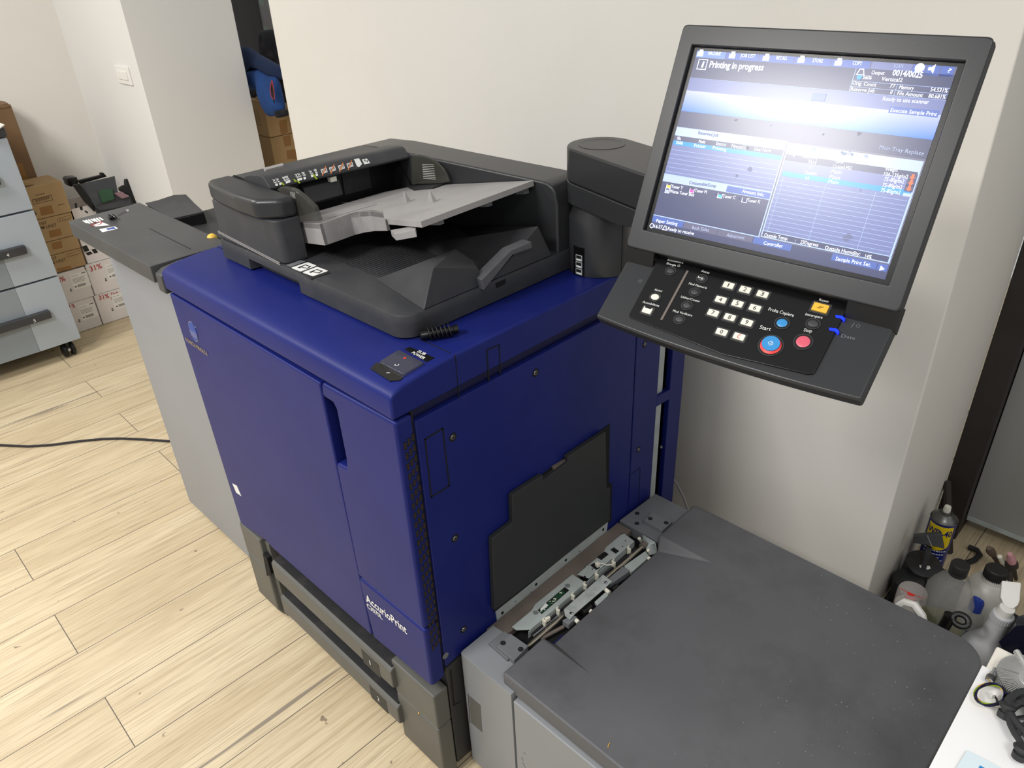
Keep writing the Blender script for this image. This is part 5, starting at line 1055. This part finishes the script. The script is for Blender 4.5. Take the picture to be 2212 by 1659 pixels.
# small bottle with blue cap
mat('cap_blue', (40, 62, 150), .4); mat('label_teal', (40, 96, 112), .5)
cx_, cy_ = ctr(z5((1090, 1060))[0], .185)
bb = thing('blue_capped_bottle', (cx_, cy_, 0), 'small clear bottle with a round blue cap between the clear bottle and spray bottle', 'bottle')
MB().lathe((cx_, cy_, 0), (0, 0, 1), [(.0001, .001), (.022, .001), (.025, .006), (.025, .115), (.022, .138), (.013, .148), (.0001, .149)], 28).build('body', bb, m='clear_plastic'); MB().lathe((cx_, cy_, .02), (0, 0, 1), [(.0253, 0), (.0253, .06)], 28).build('label', bb, m='label_teal'); MB().lathe((cx_, cy_, .146), (0, 0, 1), [(.0001, 0), (.0145, 0), (.0145, .026), (.011, .036), (.0001, .039)], 24).build('cap', bb, m='cap_blue')
# white spray bottle
cx_, cy_ = ctr(z6((590, 860))[0], .235); lean = Vector((.10, -.02, 1)).normalized(); P0 = Vector((cx_, cy_, .235)) - lean * .235 * 1.005; P0.z = 0
sb_ = thing('spray_bottle', tuple(P0), 'white trigger spray bottle with a flat white head, behind the white table', 'spray bottle'); mat('spray_white', (196, 197, 200), .4)
MB().lathe(P0, lean, [(.0001, .006), (.044, .006), (.048, .012), (.048, .095), (.042, .125), (.029, .148), (.0215, .165), (.0195, .20), (.019, .222), (.0001, .222)], 32).build('body', sb_, m='spray_white')
cl = MB().lathe(P0 + lean * .218, lean, [(.0001, 0), (.0205, 0), (.0205, .018), (.017, .021), (.0001, .021)], 32)
for k in range(26): t_ = k * 6.28318 / 26; q_ = P0 + lean * .2195 + Vector((math.cos(t_), math.sin(t_), 0)) * .0205; cl.lathe(q_, lean, [(.0001, 0), (.0011, 0), (.0011, .015), (.0001, .015)], 5)
cl.build('collar', sb_, m='spray_white')
FH = Fr(P0 + lean * .262, (.93, .1, .0), (-.05, .75, .55)); hd_ = MB(); q_ = [FH.px(*p) for p in z6((572, 525), (765, 545), (752, 720), (735, 770), (690, 805), (640, 800), (590, 760), (558, 690))]
hd_.prism(FH, rounded(q_, .003), -.022, 0, 1.0); hd_.lathe(P0 + lean * .236, lean, [(.0001, 0), (.016, 0), (.015, .022), (.0001, .022)], 20); hd_.build('trigger_head', sb_, .002, m='white')
# frosted cup with a red nozzle
cx_, cy_ = ctr(z5((430, 985))[0], .135)
mat('frosted', (206, 200, 196), .35, alpha=.42)
fc_ = thing('frosted_cap', (cx_, cy_, 0), 'frosted clear plastic cap with a red spout inside, nearest the wall corner', 'cap')
MB().lathe((cx_, cy_, .07), (0, 0, 1), [(.033, -.07), (.033, .055), (.031, .062), (.0001, .064)], 32).build('dome', fc_, m='frosted'); mat('pink_red', (196, 64, 80), .4)
MB().lathe((cx_, cy_, .10), (0, 0, 1), [(.0001, 0), (.014, 0), (.013, .012), (.008, .016), (.0001, .018)], 20).build('red_spout', fc_, m='pink_red'); ft_ = top(.1345); MB().line(ft_, [ft_.px(*p) for p in z5((288, 970), (528, 1075))], .0012, 0, .0006).ppx(ft_, z5((368, 1008), (440, 1035), (430, 1050), (370, 1030)), 0, .0008).build('red_mark', fc_, m='red')
MB().lathe((cx_, cy_, 0), (0, 0, 1), [(.0001, .001), (.031, .001), (.031, .085), (.0001, .085)], 28).build('can_body', fc_, m='milky')
# white scoop lying against the feeder
cx2, cy2 = ctr(z5((420, 1185))[0], .20)
ws = thing('white_strap', (cx2, cy2, 0), 'curved white plastic strip between the frosted cap and the feeder lid', 'strip')
MB().tube([(cx2 - .035, cy2 + .01, .17), (cx2 - .02, cy2 + .012, .20), (cx2, cy2 + .008, .208), (cx2 + .02, cy2, .198), (cx2 + .035, cy2 - .006, .17), (cx2 + .04, cy2 - .008, .004)], .009, 8).build('strip', ws, m='white')
# black rollers, bracket, tubes, tools
def disc_roll(px_, z, r, h, ax, lab, sticker=False):
    f_ = top(z); u, v = f_.px(*px_); t = thing('black_roll', (u, v, 0), lab, 'roll'); a_ = Vector(ax).normalized(); MB().lathe(Vector((u, v, z)) - a_ * h, a_, [(.0001, 0), (r, 0), (r, h - .002), (r - .003, h), (.0001, h)], 30).build('roll', t, m='dusty_black')
    if sticker: f2 = Fr((u, v, z), a_.cross(Vector((0, 1, 0))).cross(a_) if 0 else (1, 0, -a_.x / a_.z), (0, 1, -a_.y / a_.z)); MB().ppx(f2, z5((488, 738), (590, 748), (600, 772), (575, 784), (495, 765)), 0, .0008).build('sticker', t, m='label_white')
    return t
disc_roll(z5((535, 722))[0], .12, .042, .115, (.1, -.15, 1), 'black plastic roll with a small white sticker on its end, below the spray can', True)
disc_roll(z5((385, 875))[0], .10, .036, .095, (-.05, -.1, 1), 'plain black plastic roll beside the wall, behind the frosted cap')
f_ = top(.19); t = thing('grey_bracket', (*f_.px(*z5((580, 510))[0]), 0), 'dark grey angled plastic bracket leaning by the wall in front of the spray can', 'bracket')
FB_ = Fr(f_.at(*z5((580, 560))[0]), (.95, .25, .05), (-.2, .35, .9)); FB_.o -= Vector((0, .06, 0)) * 0
MB().ppx(FB_, z5((430, 455), (710, 430), (738, 580), (610, 550), (420, 520)), -.03, 0).build('block', t, .002, m='charcoal'); MB().line(FB_, [FB_.px(*p) for p in z5((568, 445), (612, 552))], .0015, 0, .0006).build('seam', t, m='tray_grey')
MB().tube([FB_.at(*z5((590, 560))[0], n=-.015), Vector((*f_.px(*z5((600, 600))[0]), .002))], .006, 8).build('leg', t, m='charcoal')
def floor_tube(name, pix, zs_, r, m_, lab, cat):
    pts = [top(z).at(*p) for p, z in zip(z5(*pix), zs_)]; b_ = MB().tube(pts, r, 10); return tag(b_.build(name, None, m=m_), lab, cat)
floor_tube('black_hose', ((180, 1080), (300, 960), (440, 890), (560, 840), (620, 840)), (.012, .06, .09, .07, .012), .0085, 'charcoal', 'bent dark grey hose arching past the frosted cap', 'hose')
floor_tube('black_loop', ((980, 560), (1060, 590), (1090, 640), (1040, 690), (960, 720)), (.009, .012, .015, .012, .009), .0075, 'dusty_black', 'thick black rubber loop on the floor beside the spray can base', 'loop')
t = thing('wooden_stick', top(0).at(*z5((830, 200))[0]), 'dark wooden stick leaning into the corner by the door post', 'stick'); A_ = front(1.44).at(*z5((770, 0))[0]); B_ = Vector((A_.x + .055, 1.40, 0.0)); MB().tube([B_, A_ + (A_ - B_) * .15], .011, 6).build('shaft', t, m='wood_dark')
t = thing('black_tool', top(.25).at(*z5((880, 1310))[0]), 'black plastic goggle shaped tool with a small red dot, against the feeder lid', 'tool'); f_ = top(.25); c0 = f_.at(*z5((900, 1290))[0])
ring = [c0 + Vector((.015 * math.cos(a_), .009 * math.sin(a_), .008 * math.sin(a_))) for a_ in [i * 6.28318 / 18 for i in range(19)]]; MB().tube(ring, .0065, 8).build('rim', t, m='black'); MB().tube([c0 + Vector((-.02, 0, 0)), c0 + Vector((-.03, -.01, -.08)), Vector((c0.x - .03, c0.y + .02, .004))], .013, 10).build('handle', t, m='gloss_black'); MB().lathe(c0 + Vector((.004, -.008, -.012)), (0, -1, .5), [(.0001, 0), (.003, 0), (.0001, .002)], 10).build('red_dot', t, m='red')
mat('bristle', (108, 92, 80), .9, bscale=300, bstr=.8)
def brush(px0, px1, z1, lab, m1, m2):
    a_ = top(.012).at(*px0); b_ = top(z1).at(*px1); t = thing('paint_brush', tuple(a_), lab, 'brush'); d = b_ - a_; MB().tube([a_, a_ + d * .6], [.005, .007], 10).build('handle', t, m=m2); MB().tube([a_ + d * .58, a_ + d * .8, b_], [.009, .0115, .006], 10).build('bristles', t, m=m1)
brush(z5((1270, 720))[0], z5((1180, 570))[0], .10, 'brown bristled brush standing behind the white jug', 'bristle', 'wood_dark')
mat('pink_paint', (206, 150, 156), .6)
brush(z5((1450, 880))[0], z5((1390, 630))[0], .12, 'pink stained brush with a dark handle to the right of the jug cap', 'pink_paint', 'wood_dark')
t = thing('white_stick', top(0.0).at(*z5((1380, 830))[0]), 'flat off white stick beside the pink stained brush', 'stick'); a_ = top(.01).at(*z5((1385, 830))[0]); b_ = top(.10).at(*z5((1290, 655))[0]); MB().tube([a_, b_], [.010, .006], 6).build('blade', t, m='ivory')
t = thing('dark_ball', top(.06).at(*z5((1425, 695))[0]), 'dark brown round knob in front of the pink stained brush', 'knob'); q_ = top(.09).at(*z5((1425, 695))[0]); MB().lathe((q_.x, q_.y, .06), (0, 0, 1), [(.0001, 0), (.012, .003), (.016, .014), (.012, .026), (.0001, .03)], 16).build('head', t, m='wood_dark'); MB().tube([(q_.x, q_.y, .06), (q_.x + .02, q_.y - .02, 0.002)], .007, 8).build('stem', t, m='wood_dark')
mt = MB().prism(top(0), rounded([(.468, .735), (.86, .735), (.86, 1.24), (.468, 1.34)], .02), .0005, .004); tag(mt.build('shade_sheet', None, m='dusty_black'), 'dark sheet added on the floor as the shade under the bottles in the corner', 'mat')  # dark sheet laid in for the shade between the bottles
# navy bin bag, crumpled
mat('bag_navy', (16, 18, 34), .28, bscale=25, bstr=.4); rnd = random.Random(5)
c_ = top(.28).at(*z5((1900, 1430))[0]); bg_ = thing('bin_bag', (c_.x, c_.y, 0), 'shiny navy black plastic bag standing behind the white table', 'bag'); rings = []
for h, r in ((.002, .08), (.10, .10), (.20, .105), (.26, .095), (.285, .07), (.30, .04), (.295, .015)):
    rings.append([Vector((c_.x + .03 + r * (1 + .16 * math.sin(5 * a_ + h * 20) + rnd.uniform(-.06, .06)) * math.cos(a_), c_.y + r * .8 * (1 + .16 * math.sin(5 * a_ + h * 20) + rnd.uniform(-.06, .06)) * math.sin(a_), h + rnd.uniform(-.008, .008) * (h > .05))) for a_ in [i * 6.28318 / 36 for i in range(36)]])
MB().loft(rings).build('bag', bg_, m='bag_navy')
# ================================================================== WHITE TABLE with papers and a cooler
ZT = .60; tt_ = top(ZT)
tb = thing('white_table', (1.2, -.05, 0), 'white topped work table at the bottom right corner', 'table')
mat('table_white', (236, 231, 220), .4)
MB().prism(top(0), rounded([(.752, -.75), (1.7, -.75), (1.7, .478), (.752, .478)], .004), ZT - .022, ZT).build('tabletop', tb, .006, 3, m='table_white')
for x, y in ((.80, .42), (1.65, .42), (.80, -.70), (1.65, -.70)): MB().box(x - .018, x + .018, y - .018, y + .018, 0, ZT - .022).build('leg', tb, .002, m='black')
MB().box(.80, 1.65, .41, .43, ZT - .09, ZT - .022).build('apron', tb, m='black')
mat('paper_white', (240, 240, 240), .6); mat('paper_blue', (214, 228, 234), .6)
pa = MB(); n_ = 10; px0 = tt_.px(*zT((885, 425))[0]); pc1 = tt_.px(*zT((930, 340))[0]); g2 = []
vs_ = []; 
for i in range(n_ + 1):
    for j in range(n_ + 1):
        x = .7475 + .36 * i / n_; y = -.12 + (.425 + .12) * j / n_; z = ZT + .0015 + .0018 * (math.sin(i * 1.1) * math.sin(j * .9) + 1) * (i / n_) * .8; vs_.append((x, y, z))
pa.add(vs_, [(i * (n_ + 1) + j, (i + 1) * (n_ + 1) + j, (i + 1) * (n_ + 1) + j + 1, i * (n_ + 1) + j + 1) for i in range(n_) for j in range(n_)])
tag(pa.build('white_sheet', None, m='paper_white'), 'large white paper sheet lying under the cooler on the white table', 'paper')
t2 = top(ZT + .007); bp = thing('printed_sheet', t2.at(*zT((900, 1600))[0]), 'pale blue printed sheet at the bottom edge of the white table', 'paper')
q_ = [t2.px(*p) for p in zT((770, 1430), (1260, 1690), (1100, 1990), (560, 1780))]; MB().prism(t2, q_, 0, .0006).build('sheet', bp, m='paper_blue'); MB().prism(t2, [t2.px(*p) for p in zT((930, 1630), (1000, 1668), (960, 1740), (890, 1700))], .0006, .0009).build('printed_square', bp, m='start_blue')
# cooler: radial finned heat sink, fan with push pins, wires
mat('alu', (206, 206, 204), .35, .6)
hc = tt_.px(*zT((1580, 650))[0]); hs = thing('heat_sink', (hc[0], hc[1], ZT + .004), 'round silver finned processor cooler lying on the white sheet', 'heat sink'); z0 = ZT + .006
MB().lathe((hc[0], hc[1], z0), (0, 0, 1), [(.0001, 0), (.018, 0), (.018, .013), (.0001, .013)], 36).build('core', hs, .001, m='alu')
fm = MB().use('alu')
for k in range(96):
    a_ = k * 6.28318 / 96; c_, s_ = math.cos(a_), math.sin(a_)
    if k % 24 in (0, 1): continue
    bend = .16; c2_, s2_ = math.cos(a_ + bend), math.sin(a_ + bend); w = .0005
    A_ = Vector((hc[0] + .017 * c_, hc[1] + .017 * s_, z0)); B_ = Vector((hc[0] + .044 * c2_, hc[1] + .044 * s2_, z0)); n_v = Vector((-s_, c_, 0)) * w
    fm.add([A_ - n_v, B_ - n_v, B_ + n_v, A_ + n_v] + [q + Vector((0, 0, .012)) for q in (A_ - n_v, B_ - n_v, B_ + n_v, A_ + n_v)], [(3, 2, 1, 0), (4, 5, 6, 7), (0, 1, 5, 4), (1, 2, 6, 5), (2, 3, 7, 6), (3, 0, 4, 7)])
fm.build('fins', hs, flat=True)
for a_ in (2.25, 2.25 + 3.1416): 
    c_, s_ = math.cos(a_), math.sin(a_); MB().tube([(hc[0] + .018 * c_, hc[1] + .018 * s_, z0 + .011), (hc[0] + .050 * c_, hc[1] + .050 * s_, z0 + .011)], .0045, 8).build('arm', hs, m='alu')
def bolt(px_, px2_, lab):
    A_ = top(ZT + .012).at(*px_); B_ = top(ZT + .012).at(*px2_); d = B_ - A_; L = d.length; t = thing('spring_bolt', (A_.x, A_.y, ZT + .003), lab, 'bolt'); MB().lathe(A_, d, [(.0001, 0), (.0045, 0), (.0045, L * .6), (.003, L * .62), (.003, L), (.0001, L)], 14).build('shank', t, m='chrome')
    sp_ = MB()
    for k in range(4): sp_.lathe(A_ + d * (.02 + .09 * k), d, [(.004, 0), (.0062, .0012), (.004, .0024)], 14)
    sp_.build('spring', t, m='screw'); return t
bolt(zT((1055, 545))[0], zT((1130, 385))[0], 'small silver spring bolt beside the cooler fins on the white table')
fan = thing('cooling_fan', (hc[0] + .03, hc[1] - .09, ZT + .006), 'black fan frame with push pins lying below the silver cooler', 'fan'); zf = ZT + .02; ff = top(zf)
fcn = ff.px(*zT((1760, 1030))[0])
MB().tube([(fcn[0] + .040 * math.cos(a_), fcn[1] + .040 * math.sin(a_), zf) for a_ in [i * 6.28318 / 30 for i in range(31)]], .006, 8).build('ring', fan, m='graphite'); MB().lathe((fcn[0], fcn[1], zf - .01), (0, 0, 1), [(.0001, 0), (.017, 0), (.017, .02), (.0001, .022)], 24).build('hub', fan, m='graphite')
for k in range(7):
    a_ = k * .8976; c_, s_ = math.cos(a_), math.sin(a_); n_v = Vector((-s_, c_, .8)).normalized() * .009; A_ = Vector((fcn[0] + .016 * c_, fcn[1] + .016 * s_, zf)); B_ = Vector((fcn[0] + .036 * math.cos(a_ + .25), fcn[1] + .036 * math.sin(a_ + .25), zf)); o_ = MB().add([A_ - n_v * .7, B_ - n_v, B_ + n_v, A_ + n_v * .7], [(0, 1, 2, 3)]).build('blade', fan, m='graphite'); so = o_.modifiers.new('thick', 'SOLIDIFY'); so.thickness = .0012
def pin(px_, px2_):
    A_ = top(ZT + .008).at(*px_); B_ = top(ZT + .026).at(*px2_); d = B_ - A_; L = d.length; p_ = MB().lathe(A_, d, [(.0001, 0), (.0085, 0), (.0085, L * .42), (.006, L * .45), (.006, L * .7), (.0095, L * .72), (.0105, L * .86), (.008, L), (.0001, L)], 18).build('push_pin', fan, m='graphite'); return p_
pin(zT((1235, 1010))[0], zT((1300, 840))[0]); pin(zT((1430, 1530))[0], zT((1490, 1380))[0])
ff2 = top(ZT + .02); MB().tube([ff2.at(*p) for p in zT((1330, 900), (1300, 1000), (1320, 1100), (1380, 1220), (1450, 1320), (1480, 1400))], .004, 8).build('bracket_arm', fan, m='graphite'); MB().tube([ff2.at(*p) for p in zT((1330, 900), (1420, 840), (1520, 800))], .005, 8).build('bracket_arm', fan, m='graphite'); MB().tube([ff2.at(*p) for p in zT((1400, 1240), (1440, 1180), (1520, 1100))], .004, 8).build('bracket_arm', fan, m='graphite')
for nm_, cpts, m_ in (('yellow wire', 0, 'reset_yellow'), ('green wire', 1, 'green_ink'), ('navy wire', 2, 'wire_dark'), ('blue wire', 3, 'blue_dark')):
    f3 = top(ZT + .010 + .002 * cpts); o_ = cpts * 9; pp = []
    for a_ in [i * .28 for i in range(-4, 24)]:
        wob = 16 * math.sin(a_ * 2 + cpts * 1.6); pp.append((1055 + (195 + wob) * math.cos(a_ + .2) + 10, 715 + (135 + wob) * math.sin(a_ + .2)))
    pp = [(1500, 745 - cpts * 9), (1380, 710 - cpts * 9)] + pp[3:]
    MB().tube([f3.at(*p) for p in zT(*pp)], .0011, 6).build('wire', fan, m=m_)
MB().tube([top(ZT + .012).at(*p) for p in zT((1160, 850), (1150, 780), (1110, 720))], .0016, 6).build('wire', fan, m='wire_dark'); MB().ppx(top(ZT + .018), zT((1088, 675), (1135, 672), (1138, 715), (1098, 725)), -.008, 0).build('plug', fan, m='white')
